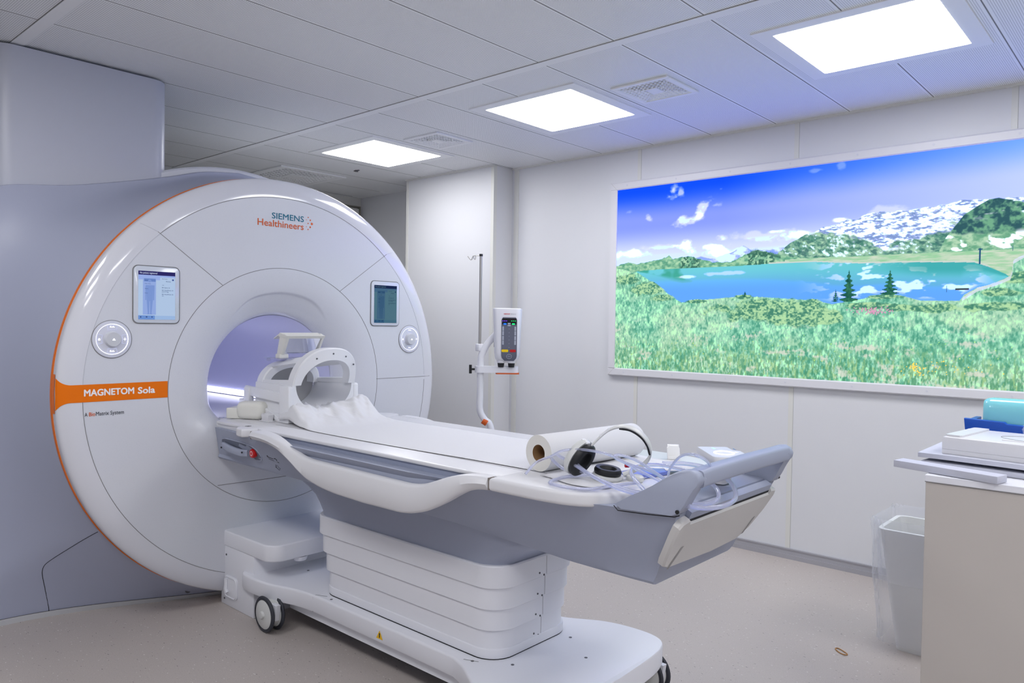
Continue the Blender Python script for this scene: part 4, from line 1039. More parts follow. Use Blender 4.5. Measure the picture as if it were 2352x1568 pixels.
# foot tray surface, black slot and white foot panel
bm = B(); prism(bm, [(-1.17, Y0 - .33), (-1.012, Y0 - .268), (-1.012, Y0 + .268), (-1.17, Y0 + .33)], .868, .886, bev=.006); obj('tray_lid', bm, M['tgrey'], tab)
def foot_pt(u, z, d): # point on the slanted foot face
    zt, zb = .872, .636; x = -1.0 - .115 * (zt - z) / (zt - zb)
    nx, nz = .236, -.115; L_ = math.hypot(nx, nz); return (x + d * nx / L_, Y0 + u, z + d * nz / L_)
bm = B(); P = [(-.268, .862), (-.300, .855), (-.311, .842), (-.309, .81), (-.297, .74), (-.288, .722), (-.262, .712), (.0, .700), (.17, .705), (.235, .735), (.285, .79), (.311, .842), (.305, .858), (.268, .862), (.262, .850), (-.262, .850)]
def ins(d): return [(a * (1 - d / .3), .78 + (b - .78) * (1 - d / .08)) for a, b in P]
loft(bm, [[foot_pt(a, b, 0) for a, b in P], [foot_pt(a, b, .016) for a, b in P], [foot_pt(a, b, .022) for a, b in ins(.004)]]); obj('foot_panel', bm, mat('warm white foot panel', (192, 190, 188), 0.45), tab, angle=30, label='off-white panel on the foot end')
bm = B()
for s in (-1, 1):
    a = [(s * .225, .775), (s * .238, .775), (s * .268, .712) if s < 0 else (s * .205, .722), (s * .255, .71) if s < 0 else (s * .192, .72)]
    bm.faces.new([bm.verts.new(foot_pt(u, z, .0227)) for u, z in (a if s < 0 else a)])
obj('panel_slot', bm, mat('slot shade', (140, 139, 138), 0.6), tab, smooth=False)
bm = B(); loft(bm, [[foot_pt(a, b, d) for a, b in ((-.262, .849), (.262, .849), (.262, .857), (-.262, .857))] for d in (.0, .015)]); obj('slot', bm, M['blackseam'], tab, smooth=False)
bm = B(); loft(bm, [[foot_pt(a, b, d) for a, b in ((-.264, .857), (.264, .857), (.264, .878), (-.264, .878))] for d in (-.01, .014)]); obj('slot_lip', bm, M['tgrey'], tab, smooth=False)
# push handle
def arm(bm, s):
    A = [(-1.178, .877), (-1.135, .905), (-1.10, .924), (-1.067, .944), (-1.028, .972), (-1.005, .986), (-.985, .994), (-.962, .997), (-.945, .990), (-.937, .975), (-.940, .962), (-.950, .949), (-.962, .928), (-.976, .900), (-.990, .878), (-1.01, .868), (-1.08, .866), (-1.16, .864)]
    ya = lambda x: ip(x, [(-1.18, .345), (-1.08, .334), (-1.0, .322), (-.93, .312)])
    out = []
    rings = []
    for off, k in ((0.0, .90), (-.004, .97), (-.010, 1.0), (-.038, 1.0), (-.044, .97), (-.048, .9)):
        cx, cz = -1.03, .915
        rings.append([(cx + (x - cx) * (1 - (1 - k) * .25), Y0 + s * (ya(x) + .006 + off), cz + (z - cz) * (1 - (1 - k) * .6)) for x, z in A])
    loft(bm, rings)
for s in (-1, 1):
    hd = B(); arm(hd, s); obj('handle_arm', hd, M['tgrey'], tab, angle=50)
bm = B(); tube(bm, [(-.962, Y0 + u, z) for u, z in ((-.288, .971), (-.25, .973), (-.15, .974), (0, .975), (.15, .974), (.25, .973), (.288, .971))], .02, 20, flat=(.024, .024), up=(0, 0, 1)); obj('push_bar', bm, M['tgrey'], tab, angle=60)
for s in (-1, 1):
    bm = B(); cyl(bm, (-.992, Y0 + s * .3305 - .002, .884), .0055, .004, 'y', 12); obj('bolt_hole', bm, M['black'], tab)
    if s > 0: continue
    bm = B(); tube(bm, [(-1.178, Y0 + s * .352, .874), (-1.165, Y0 + s * .351, .862), (-1.08, Y0 + s * .340, .8645), (-1.005, Y0 + s * .3215, .867), (-.995, Y0 + s * .312, .871)], .0014, 6); obj('handle_joint', bm, M['blackseam'], tab)
# side grip, red release and label at the head end
def hs(x, z): # y of the hull near side
    wt = ip(x, [(-3.42, .385), (-3.1, .41), (-2.9, .425)]); wb = ip(x, [(b[0], b[1]) for b in bot]); zb = ip(x, [(b[0], b[2]) for b in bot])
    return Y0 - (wb + (wt - wb) * (z - zb) / (.866 - zb))
bm = B(); P = catmull([(-3.335, 0, .822), (-3.20, 0, .826), (-3.08, 0, .822), (-3.03, 0, .808), (-3.012, 0, .785), (-3.018, 0, .762), (-3.06, 0, .752), (-3.12, 0, .765), (-3.30, 0, .770), (-3.345, 0, .785)], 5, True)
loft(bm, [[(p.x, hs(p.x, p.z) - .0012, p.z) for p in P], [(p.x, hs(p.x, p.z) + .004, p.z) for p in P]]); obj('grip_recess', bm, mat('recess slate', (104, 110, 126), 0.5), tab)
bm = B(); tube(bm, [(p.x, hs(p.x, p.z) - .002, p.z) for p in P], .003, 6, closed=True); obj('grip_edge', bm, M['tgrey'], tab)
bm = B(); pts = [(-3.325, .792), (-3.25, .784), (-3.16, .778), (-3.10, .782)]
tube(bm, [(x, hs(x, z) - (.018 if 0 < i < 3 else .010), z) for i, (x, z) in enumerate(pts)], .014, 14, smooth=5, flat=(.010, .016), up=(0, 0, 1)); g = obj('grip_bar', bm, M['tgrey'], tab, angle=50)
for x in (-3.315, -3.125):
    bm = B(); cyl(bm, (x, hs(x, .785) - .031, .785), .004, .004, 'y', 10); obj('grip_bolt', bm, M['black'], g)
bm = B(); lathe(bm, [(0, 0), (.018, .001), (.0205, .005), (.0205, .014), (.0165, .022), (.0165, .045), (0, .045)], (-3.062, hs(-3.06, .785) - .018, .787), 'y', 28); rd = obj('release_knob', bm, M['red'], tab, label='red release knob')
bm = B(); lathe(bm, [(.008, 0), (.0105, 0)], (-3.062, hs(-3.06, .785) - .0186, .787), 'y', 20)
obj('knob_mark', bm, M['wprint'], rd)
bm = B(); vs = [(-2.958, .800), (-2.868, .788), (-2.868, .752), (-2.958, .764)]
bm.faces.new([bm.verts.new((x, hs(x, z) - .0012, z)) for x, z in vs]); lb = obj('symbol_label', bm, mat('label grey', (146, 150, 165), 0.5), tab, smooth=False)
def on_label(x, z): return (x, hs(x, z) - .0018, z)
bm = B()
for q in ([(-2.952, .778), (-2.898, .771), (-2.898, .768), (-2.952, .775)], [(-2.95, .787), (-2.915, .783), (-2.915, .779), (-2.95, .783)], [(-2.915, .783), (-2.90, .785), (-2.90, .781), (-2.915, .779)], [(-2.955, .792), (-2.945, .792), (-2.945, .784), (-2.955, .784)]): bm.faces.new([bm.verts.new(on_label(*p)) for p in q])
tube(bm, [on_label(-2.893 + .0085 * math.cos(a), .776 + .010 * math.sin(a)) for a in np.linspace(2.6, .0, 9)], .0016, 5)
bm.faces.new([bm.verts.new(on_label(*p)) for p in ((-2.893, .772), (-2.876, .770), (-2.879, .760))])
obj('symbol_print', bm, M['black'], lb, smooth=False)
bm = B(); tube(bm, [on_label(*p) for p in ((-2.92, .752), (-2.92, .742), (-2.93, .742), (-2.912, .728), (-2.894, .739), (-2.904, .740), (-2.904, .750))], .0008, 5, closed=True); obj('arrow_outline', bm, M['dprint'], lb, smooth=False)
bm = B(); lathe(bm, [(.010, 0), (.014, 0)], (-3.13, 1.735, .8997), 'z', 20); lathe(bm, [(.002, 0), (.006, 0)], (-3.13, 1.735, .8997), 'z', 12); obj('cap_symbol', bm, M['dprint'], tab)
bm = B(); lathe(bm, [(.009, 0), (.013, 0)], (-3.50, 1.80, .8993), 'z', 20); obj('cap_symbol', bm, mat('blue print', (90, 100, 180), .5), tab)
# accessory grooves
bm = B(); box(bm, -3.10, -1.35, Y0 - .2515, Y0 - .2490, .8978, .8984); box(bm, -3.10, -1.35, Y0 + .2490, Y0 + .2515, .8978, .8984); obj('tabletop_groove', bm, M['seam'], tab, smooth=False)

# ------------------------------------------------------------------ head coil
coil = thing('head_coil', 'white head coil with arched frame and mirror on the table head', 'head coil', (-3.27, Y0, .899))
CY = 2.098
def halfarch(bm, x0, x1, ao, bo, ai, bi, z0, n=36, tilt=0.0):
    rings = []
    for i in range(n + 1):
        a = PI * i / n; c, s = math.cos(a), math.sin(a)
        po = (CY + ao * math.copysign(abs(c) ** .85, c), z0 + bo * s ** .85); pi_ = (CY + ai * math.copysign(abs(c) ** .9, c), z0 + bi * s ** .9)
        tx = tilt * s
        e = .006
        dy, dz = po[0] - pi_[0], po[1] - pi_[1]; l = math.hypot(dy, dz) or 1; dy /= l; dz /= l
        rings.append([(x0 + tx, pi_[0], pi_[1]), (x0 + tx, po[0] - dy * e, po[1] - dz * e), (x0 + tx + e, po[0], po[1]), (x1 + tx - e, po[0], po[1]), (x1 + tx, po[0] - dy * e, po[1] - dz * e), (x1 + tx, pi_[0], pi_[1])])
    loft(bm, rings)
bm = B(); halfarch(bm, -3.125, -3.070, .174, .176, .132, .118, 1.074, tilt=.065); fa = obj('front_arch', bm, M['coil'], coil, angle=40)
bm = B()
for dy, dz in ((-.085, .128), (.075, .135), (.0, .150), (.132, .095)):
    cyl(bm, (-3.071 + .065 * (1 - (dy / .174) ** 2) ** .5, CY + dy, 1.074 + dz - .002), .004, .003, 'x', 10)
obj('arch_stud', bm, M['screw'], fa)
bm = B(); halfarch(bm, -3.42, -3.36, .163, .118, .125, .082, 1.060, tilt=.03); obj('rear_arch', bm, M['coil'], coil, angle=40)
# longitudinal shells between arches, leaving windows
def shell(a0, a1, x0=-3.40, x1=-3.09, t=.012):
    bm = B(); n = 10; rings = []
    for i in range(n + 1):
        a = math.radians(a0 + (a1 - a0) * i / n); c, s = math.cos(a), math.sin(a)
        f = lambda A, Bz, z0: (CY + A * math.copysign(abs(c) ** .85, c), z0 + Bz * abs(s) ** .85)
        p0, p1 = f(.160, .114, 1.062), f(.168, .150, 1.072); p1 = (p1[0], p1[1]); q0, q1 = f(.160 - t, .114 - t, 1.062), f(.168 - t, .150 - t, 1.072)
        rings.append([(x0, *p0), (x1, *p1), (x1, *q1), (x0, *q0)])
    loft(bm, rings); return bm
obj('shell_bar', shell(112, 138), M['coil'], coil, angle=40); obj('shell_bar', shell(40, 66), M['coil'], coil, angle=40); obj('shell_foot', shell(172, 180), M['coil'], coil); obj('shell_foot', shell(0, 8), M['coil'], coil)
# trough
bm = B(); pts = [(-.176, .899), (.176, .899), (.176, 1.074), (.160, 1.074)] + [(.156 * math.cos(a), 1.072 + .130 * math.sin(a)) for a in np.linspace(0, -PI, 22)] + [(-.160, 1.074), (-.176, 1.074)]
prism(bm, [(CY + a, b) for a, b in pts], -3.40, -3.075, 'x'); obj('trough', bm, M['coil'], coil, angle=30)
bm = B(); rings = []
for t in np.linspace(0, 1, 8):
    rings.append([(-3.40 - .05 * math.sin(t * PI / 2), CY + .150 * math.cos(a) * (math.cos(t * PI / 2) + .001), 1.06 + (.10 if math.sin(a) > 0 else .13) * math.sin(a) * (math.cos(t * PI / 2) + .001)) for a in np.linspace(0, 2 * PI, 33)[:-1]])
loft(bm, rings, caps=False); obj('head_bowl', bm, mat('grey coil lining', (176, 176, 178), 0.5), coil)
# side frame with latch (near side and far side)
for s in (-1, 1):
    bm = B(); ya, yb = (CY - .192, CY - .172) if s < 0 else (CY + .172, CY + .192)
    prism(bm, [(-3.475, 1.006), (-3.15, .990), (-3.15, 1.035), (-3.475, 1.052)], ya, yb, 'y', .004)
    prism(bm, rr(-3.155, -3.072, .899, 1.072, .012, 4), ya - .004, yb + .004, 'y', .005)
    prism(bm, [(-3.40, .97), (-3.385, .985), (-3.15, .915), (-3.15, .899), (-3.17, .899)], ya, yb, 'y', .003)
    prism(bm, [(-3.40, .899), (-3.16, .899), (-3.16, .935), (-3.40, .97)], ya + .004, yb - .002, 'y')
    prism(bm, rr(-3.475, -3.425, .955, 1.045, .006, 3), ya - .006, yb + .002, 'y', .004)
    obj('side_frame', bm, M['coil'], coil, angle=30)
bm = B(); prism(bm, rr(-3.515, -3.455, .962, .985, .006, 3), CY - .20, CY - .17, 'y', .003); obj('latch', bm, M['coil'], coil)
# mirror carrier
mir = B(); tube(mir, [(-3.30, CY - .165, 1.186), (-3.30, CY + .165, 1.186)], .006, 8, flat=(.02, .008), up=(0, 0, 1))
mo = obj('mirror_rail', mir, M['clear'], coil)
bm = B(); box(bm, -3.325, -3.285, CY - .115, CY - .065, 1.186, 1.212, .004)
prism(bm, [(-3.33, 1.208), (-3.285, 1.208), (-3.235, 1.300), (-3.262, 1.312), (-3.30, 1.312)], CY - .105, CY - .088, 'y', .003)
prism(bm, [(-3.33, 1.208), (-3.285, 1.208), (-3.235, 1.300), (-3.262, 1.312), (-3.30, 1.312)], CY + .095, CY + .108, 'y', .003)
prism(bm, [(-3.310, 1.298), (-3.240, 1.288), (-3.230, 1.301), (-3.30, 1.316)], CY - .107, CY + .108, 'y')
prism(bm, [(-3.305, 1.306), (-3.30, 1.314), (-3.352, 1.290), (-3.358, 1.284)], CY - .1065, CY + .06, 'y')
box(bm, -3.325, -3.285, CY + .085, CY + .12, 1.186, 1.212, .004)
obj('mirror_bracket', bm, M['foam'], coil, angle=30)
bm = B(); prism(bm, [(-3.300, 1.215), (-3.297, 1.213), (-3.245, 1.294), (-3.248, 1.296)], CY - .087, CY + .094, 'y')
obj('mirror', bm, mat('mirror glass', (236, 238, 244), 0.04, metal=1.0), coil, smooth=False)
bm = B(); box(bm, -3.42, -3.20, CY - .12, CY + .12, 1.189, 1.193, .001); obj('mirror_tray', bm, M['clear'], coil)

# foam block, bolster, clips on the head end
bm = B(); t = B(); box(t, -.065, .065, -.055, .055, 0, .052, .006, 3); merge(bm, t, Matrix.Translation((-3.425, 1.875, .899)) @ Matrix.Rotation(math.radians(38), 4, 'Z'))
obj('foam_block', bm, M['foam'], label='small cream foam block on the table head', cat='cushion', angle=60)
bm = B(); t = B(); rings = []
for x, k in ((-.075, .0), (-.072, .6), (-.06, .9), (-.04, 1), (.04, 1), (.06, .9), (.072, .6), (.075, 0)):
    rings.append([(x, max(k, .02) * .040 * math.copysign(abs(math.cos(a)) ** .6, math.cos(a)), .043 + max(k, .02) * .043 * math.copysign(abs(math.sin(a)) ** .6, math.sin(a))) for a in np.linspace(0, 2 * PI, 25)[:-1]])
loft(t, rings); merge(bm, t, Matrix.Translation((-3.350, 1.880, .899)) @ Matrix.Rotation(math.radians(28), 4, 'Z'))
obj('foam_bolster', bm, M['foam'], label='rounded cream foam bolster leaning by the head coil', cat='cushion', angle=60)
bm = B()
prism(bm, [(-3.262, .899), (-3.20, .899), (-3.20, .915), (-3.195, .93), (-3.205, .938), (-3.215, .933), (-3.225, .940), (-3.24, .934), (-3.255, .936), (-3.262, .925), (-3.255, .912)], 1.872, 1.902, 'y', .003); box(bm, -3.275, -3.19, 1.868, 1.906, .8985, .903, .002)
obj('table_clip', bm, M['twhite'], label='small white plastic clip beside the head coil', cat='clip')

# crumpled paper sheet over the table
bm = B(); nx_, ny_ = 150, 60
x0, x1 = -3.145, -1.33
vs = []
for i in range(nx_ + 1):
    tt = i / nx_; x = x0 + (x1 - x0) * (tt ** 1.35); row = []
    for j in range(ny_ + 1):
        v = j / ny_
        ya = 1.858 + .012 * math.sin(x * 3.1) ; yb = 2.352
        k = sstep(-2.78, -3.06, x)
        ya += .030 * k; yb -= .02 * k
        y = ya + (yb - ya) * v
        z = .8998 + .0010 * (noise.noise(Vector((x * 3, y * 7, 0))) + 1)
        c = abs(v - .5) * 2
        rdg = 1 - abs(noise.noise(Vector((x * 6.0 + y * 3, y * 9.0 - x * 2, 2.3)))) * 2.1
        rd2 = 1 - abs(noise.noise(Vector((x * 13.0 - y * 8, y * 14.0, 7.1)))) * 2.0
        rd3 = 1 - abs(noise.noise(Vector((x * 9.0 + y * 16, y * 7.0, 5.5)))) * 2.6
        lift = k * (.016 + .026 * rdg + .016 * rd2 + .016 * max(rd3, 0) ** 2) + sstep(-2.90, -3.10, x) * (.010 + .055 * sstep(.4, 1.0, v) + .028 * sstep(.5, 0, v))
        lift *= sstep(0, .05, v) * .75 + .25; lift *= sstep(1.0, .96, v) * .7 + .3
        z += max(lift, 0)
        row.append(bm.verts.new((x + k * .03 * noise.noise(Vector((y * 9, x * 6, 4))), y, z)))
    vs.append(row)
for i in range(nx_):
    for j in range(ny_): bm.faces.new((vs[i][j], vs[i + 1][j], vs[i + 1][j + 1], vs[i][j + 1]))
sh = obj('paper_sheet', bm, M['paper'], label='long white paper sheet on the table, crumpled at its head end', cat='paper sheet', angle=180)
sm_ = sh.modifiers.new('thick', 'SOLIDIFY'); sm_.thickness = .0006; sm_.offset = 1

# paper roll
roll = thing('paper_roll', 'thick white paper roll lying across the foot of the table', 'paper roll', (-1.515, 2.09, .9015))
pa, pb = Vector((-1.545, 1.865, .9605)), Vector((-1.50, 2.345, .9605))
ax = (pb - pa).normalized()
def roll_lathe(prof):
    t = B(); lathe(t, prof, (0, 0, 0), 'y', 48); ang = math.atan2(-ax.x, ax.y)
    t.transform(Matrix.Translation(pa) @ Matrix.Rotation(ang, 4, 'Z')); return t
Lr = (pb - pa).length
obj('wound_paper', roll_lathe([(.0585, .0), (.059, .001), (.059, Lr - .001), (.0585, Lr)]), M['paper'], roll)
bm = roll_lathe([(.0275, 0), (.0585, 0)]); merge(bm, roll_lathe([(.0275, Lr), (.0585, Lr)])); obj('roll_end', bm, M['rollside'], roll)
obj('cardboard_core', roll_lathe([(.0275, 0), (.0275, Lr)]), M['card'], roll)
# loose end of paper lying before the roll
bm = B(); rows = []
for i in range(14):
    y = 1.80 + .55 * i / 13
    rows.append([(x, y + .02 * math.sin(x * 20), .9005 + .0025 * (1 + noise.noise(Vector((x * 12, y * 10, 1))))) for x in np.linspace(-1.50, -1.255 - .02 * math.sin(y * 9), 12)])
loft(bm, rows, closed=False, caps=False); o = obj('paper_sheet', bm, M['paper'], label='short loose end of paper below the headphones', cat='paper sheet', angle=180)
o.modifiers.new('thick', 'SOLIDIFY').thickness = .0006

# ------------------------------------------------------------------ headphones
hp = thing('headphones', 'white and black headphones lying against the paper roll', 'headphones', (-1.30, 1.90, .902))
bm = B(); band = [(-1.352, 1.872, 1.000), (-1.325, 1.893, 1.035), (-1.300, 1.905, 1.058), (-1.262, 1.910, 1.072), (-1.230, 1.922, 1.068), (-1.203, 1.936, 1.050), (-1.190, 1.950, 1.025), (-1.192, 1.968, .998), (-1.21, 1.985, .972), (-1.235, 1.992, .948), (-1.262, 1.98, .928), (-1.285, 1.96, .916)]
tube(bm, band, .01, 12, smooth=5, flat=(.011, .0028)); obj('headband', bm, M['hub'], hp, angle=60)
bm = B(); tube(bm, [Vector(p) + Vector((-.004, -.001, -.006)) for p in band[3:8]], .01, 12, smooth=5, flat=(.009, .0045)); obj('band_pad', bm, M['black'], hp, angle=60)
bm = B(); tube(bm, [Vector(p) + Vector((0, 0, .003)) for p in band[1:3]], .01, 12, smooth=4, flat=(.012, .004)); obj('band_slider', bm, M['coil'], hp)
def oval(bm, c, R3, prof, ex=1.0):
    rings = []
    for r, h in prof:
        rings.append([Vector(c) + R3 @ Vector((r * math.cos(a) * ex, r * math.sin(a), h)) for a in np.linspace(0, 2 * PI, 33)[:-1]])
    loft(bm, rings)
# lying cup
I3 = Matrix.Rotation(math.radians(8), 3, 'Y')
c1 = (-1.312, 1.915, .905)
bm = B(); oval(bm, c1, I3, [(.030, 0), (.042, .003), (.046, .010), (.044, .016)], 1.05); obj('ear_cup', bm, M['hub'], hp, angle=50)
bm = B(); oval(bm, (c1[0], c1[1], c1[2] + .015), I3, [(.034, 0), (.040, .003), (.041, .012), (.037, .020), (.026, .019), (.022, .010)], 1.05); obj('ear_cushion', bm, M['black'], hp, angle=60)
# upright cup, tilted
_lg = Vector((.40, .33, .82)).normalized(); _nn = Vector((.80, .02, -.22)); _nn = (_nn - _lg * _nn.dot(_lg)).normalized(); _ey = _nn.cross(_lg)
R2 = Matrix((_lg, _ey, _nn)).transposed()
c2 = (-1.388, 1.862, .972)
bm = B(); oval(bm, c2, R2, [(.026, -.016), (.040, -.012), (.047, .000), (.045, .012)], 1.3); obj('ear_cup', bm, M['hub'], hp, angle=40)
c3 = Vector(c2) + R2 @ Vector((0, 0, .012))
bm = B(); oval(bm, c3, R2, [(.038, 0), (.044, .003), (.044, .016), (.038, .023), (.024, .021), (.022, .010)], 1.25); obj('ear_cushion', bm, M['black'], hp, angle=60)
bm = B(); t = B(); box(t, -.014, .014, -.009, .009, -.022, .03, .004); merge(bm, t, Matrix.Translation((-1.372, 1.868, .995)) @ Matrix.Rotation(math.radians(25), 4, 'Y')); obj('ear_cup_hinge', bm, M['coil'], hp)

# ------------------------------------------------------------------ clear tubing
def hose(pts, r, name, label, ends=False):
    bm = B(); tube(bm, pts, r * 1.2, 12, smooth=8); return obj(name, bm, M['tubeclear'], label=label, cat='tube', angle=60)
hose([(-1.512, 1.763, .912), (-1.50, 1.80, .945), (-1.455, 1.818, .968), (-1.413, 1.822, .990), (-1.346, 1.832, 1.000), (-1.234, 1.815, 1.000), (-1.187, 1.86, .965), (-1.12, 1.885, .935), (-1.05, 1.90, .905)], .0033, 'air_tube', 'thin clear tube arching over the headphones from the roll end')
t = hose([(-1.363, 1.862, .925), (-1.40, 1.846, .93), (-1.434, 1.844, .932), (-1.49, 1.862, .952), (-1.498, 1.880, .965), (-1.417, 1.845, .958), (-1.34, 1.81, .948), (-1.269, 1.780, .938), (-1.18, 1.755, .925), (-1.12, 1.765, .915), (-1.06, 1.80, .905)], .0042, 'air_tube', 'clear tube looping in front of the cardboard core')
hose([(-1.428, 1.937, .955), (-1.41, 1.87, .975), (-1.385, 1.842, .970), (-1.354, 1.826, .950), (-1.271, 1.800, .930), (-1.16, 1.790, .915), (-1.05, 1.83, .905)], .0042, 'air_tube', 'clear tube passing between the roll and the white ear cup')
hose([(-1.33, 1.955, .912), (-1.37, 1.90, .912), (-1.41, 1.83, .908), (-1.40, 1.745, .907), (-1.36, 1.722, .9075), (-1.30, 1.722, .9075), (-1.255, 1.75, .9075), (-1.235, 1.81, .909), (-1.20, 1.90, .912)], .0042, 'air_tube', 'clear tube loop resting on the near white table edge')
hose([(-1.09, 1.80, .905), (-1.16, 1.86, .915), (-1.213, 1.906, .925), (-1.258, 1.965, .933), (-1.255, 2.02, .940), (-1.20, 2.045, .945), (-1.08, 2.01, .945), (-.99, 1.975, .925), (-.945, 1.915, .908), (-.95, 1.865, .900), (-1.0, 1.82, .896), (-1.05, 1.805, .896), (-1.10, 1.83, .9)], .0050, 'air_tube', 'inner coil of clear tube under the grey push bar')
hose([(-1.10, 1.85, .912), (-1.05, 1.812, .903), (-.99, 1.80, .899), (-.935, 1.83, .895), (-.912, 1.90, .896), (-.93, 1.99, .902), (-1.0, 2.10, .915), (-1.092, 2.17, .930), (-1.17, 2.15, .940), (-1.23, 2.10, .940)], .0055, 'air_tube', 'outermost clear tube loop hanging over the foot end')
hose([(-1.18, 2.05, .906), (-1.137, 1.985, .95), (-1.060, 1.90, 1.005), (-1.0, 1.85, 1.028), (-.96, 1.84, 1.025), (-.955, 1.88, 1.00), (-1.0, 1.95, .96)], .0032, 'air_tube', 'thin clear tube arching up before the remote unit')
hose([(-1.12, 1.97, .905), (-1.14, 1.90, .95), (-1.16, 1.80, .985), (-1.185, 1.765, 1.005), (-1.178, 1.775, 1.012), (-1.15, 1.82, .995), (-1.116, 1.876, .955), (-1.085, 1.93, .915)], .0032, 'air_tube', 'narrow hairpin loop of thin clear tube left of the push bar')

# ------------------------------------------------------------------ music control unit, clips, pads near the foot
rem = thing('control_unit', 'white handheld control unit with a glowing ring by the push bar', 'control unit', (-1.07, 2.17, .899))
def RU(p): # local to world for the tilted unit (u along width, v along length)
    o0 = Vector((-1.060, 2.165, .985)); eu = Vector((.152, -.155, -.004)).normalized(); ev = Vector((.14, .16, 0)).normalized()
    ev = (ev - eu * ev.dot(eu)).normalized(); n = eu.cross(ev)
    if n.z < 0: n = -n
    return o0 + eu * p[0] + ev * p[1] + n * p[2]
out = [(-.105, -.050), (-.10, -.062), (.088, -.062), (.10, -.055), (.105, -.045), (.105, .058), (.098, .070), (.085, .075), (-.02, .075), (-.035, .055), (-.05, .052), (-.098, .052), (-.105, .045)]
sc = .86
bm = B(); loft(bm, [[RU((a * sc * .9, b * sc * .9, -.024)) for a, b in out], [RU((a * sc, b * sc, -.012)) for a, b in out], [RU((a * sc, b * sc, 0)) for a, b in out], [RU((a * sc * .97, b * sc * .97, .005)) for a, b in out]]); obj('housing', bm, M['twhite'], rem, angle=35)
bm = B(); prism(bm, rr(-1.10, -1.05, 2.16, 2.22, .01, 3), .890, .968); obj('support_foot', bm, M['twhite'], rem)
bm = B(); tube(bm, [RU((.02 + .030 * math.cos(a), .0 + .030 * math.sin(a), .0058)) for a in np.linspace(0, 2 * PI, 33)[:-1]], .0022, 6, closed=True); obj('glow_ring', bm, M['ledwhite'], rem)
bm = B()
for u0, u1, v0, v1 in ((-.070, -.045, -.012, -.004),): bm.faces.new([bm.verts.new(RU(p)) for p in ((u0, v0, .0056), (u1, v0, .0056), (u1, v1, .0056), (u0, v1, .0056))])
obj('status_lamp', bm, emat('mint lamp', (190, 255, 235), 1.4), rem, smooth=False)
bm = B()
for u0, u1, v0, v1 in ((.0, .014, .040, .043), (.006, .009, .034, .049)): bm.faces.new([bm.verts.new(RU(p)) for p in ((u0, v0, .0056), (u1, v0, .0056), (u1, v1, .0056), (u0, v1, .0056))])
obj('plus_mark', bm, M['ledwhite'], rem, smooth=False)
rmat = Matrix(((RU((1, 0, 0)) - RU((0, 0, 0))).to_4d(), (RU((0, 1, 0)) - RU((0, 0, 0))).to_4d(), (RU((0, 0, 1)) - RU((0, 0, 0))).to_4d(), Vector((0, 0, 0, 1)))).transposed()
for r_ in range(3): rmat[3][r_] = 0
rmat[3][3] = 1
blueprint = mat('blue print two', (60, 130, 190), .5)
text('lettering', 'MEDI', blueprint, rem, RU((-.055, .05, .0058)), .006, .026, rot=rmat, bold=.02)
def clip(x, y, label, k=1.0):
    bm = B(); t = B(); box(t, -.022, .022, -.012, .012, 0, .012, .002)
    prism(t, [(-.022, .0), (.022, .0), (.020, .040), (.014, .050), (-.016, .050), (-.024, .042)], -.004, .012, 'y', .004); tube(t, [(-.022, .012, .044), (.018, .012, .044)], .008, 10)
    merge(bm, t, Matrix.Translation((x, y, .8988)) @ Matrix.Rotation(math.radians(35), 4, 'Z') @ Matrix.Scale(k, 4)); return obj('tape_dispenser', bm, mat('milky plastic', (238, 238, 236), .35), label=label, cat='clip', angle=40)
clip(-1.36, 2.40, 'milky white plastic holder standing on the far table edge')
bm = B(); prism(bm, [(-1.335, 2.02), (-1.325, 2.10), (-1.29, 2.14), (-1.25, 2.16), (-1.225, 2.13), (-1.235, 2.07), (-1.25, 2.0), (-1.29, 1.99)], .8992, .912, bev=.003); obj('blue_pad', bm, mat('periwinkle plastic', (112, 128, 200), .3), label='blue plastic pad under the tube coils', cat='pad')
card = B(); t = B(); box(t, -.06, .06, -.045, .045, 0, .0012); merge(card, t, Matrix.Translation((-1.215, 2.20, .9125)) @ Matrix.Rotation(math.radians(40), 4, 'Z'))
cd = obj('instruction_card', card, M['paper'], label='small white card with blue lettering under the thin tube', cat='card', smooth=False)
text('lettering', 'MED', blueprint, cd, (-1.205, 2.155, .9142), .016, .052, rot=(0, 0, math.radians(52)), bold=.03)
bm = B(); t = B(); cyl(t, (0, 0, 0), .006, .016, 'x', 16, .002); merge(bm, t, Matrix.Translation((-1.335, 2.045, .925)) @ Matrix.Rotation(math.radians(50), 4, 'Z')); obj('stopper', bm, M['red'], label='tiny red stopper beside the blue pad', cat='stopper')
bm = B(); oval(bm, (-1.245, 1.965, .8992), Matrix.Identity(3), [(.018, 0), (.022, .004), (.022, .016), (.018, .020)], 1.3); obj('tube_connector', bm, M['hub'], label='small pale oval tube connector in front of the blue pad', cat='connector', angle=50)

# ------------------------------------------------------------------ contrast injector on its stand
inj = thing('injector_stand', 'white contrast injector on a curved stand by the pillar', 'injector', (-3.27, 3.37, 0))
px, py = -3.272, 3.370
bm = B(); tube(bm, [(px + .03, py + .03, .06), (px + .06, py + .06, .45), (px + .05, py + .05, .72), (px + .02, py + .02, .78), (px, py, .84), (px, py, .95), (px, py, 1.12), (px + .004, py + .004, 1.18), (px + .03, py + .03, 1.25), (px + .075, py + .075, 1.32), (px + .11, py + .11, 1.345), (px + .15, py + .15, 1.345)], .021, 16, smooth=6); obj('column', bm, M['pwhite'], inj, angle=60)
bm = B(); tube(bm, [(px + .015, py + .012, .775), (px + .035, py + .030, .758)], .0225, 14); obj('column_band', bm, M['oprint'], inj, label='orange band on the column')
bm = B(); prism(bm, rr(px - .02, px + .08, py - .02, py + .08, .03, 5), .04, .10, bev=.01)
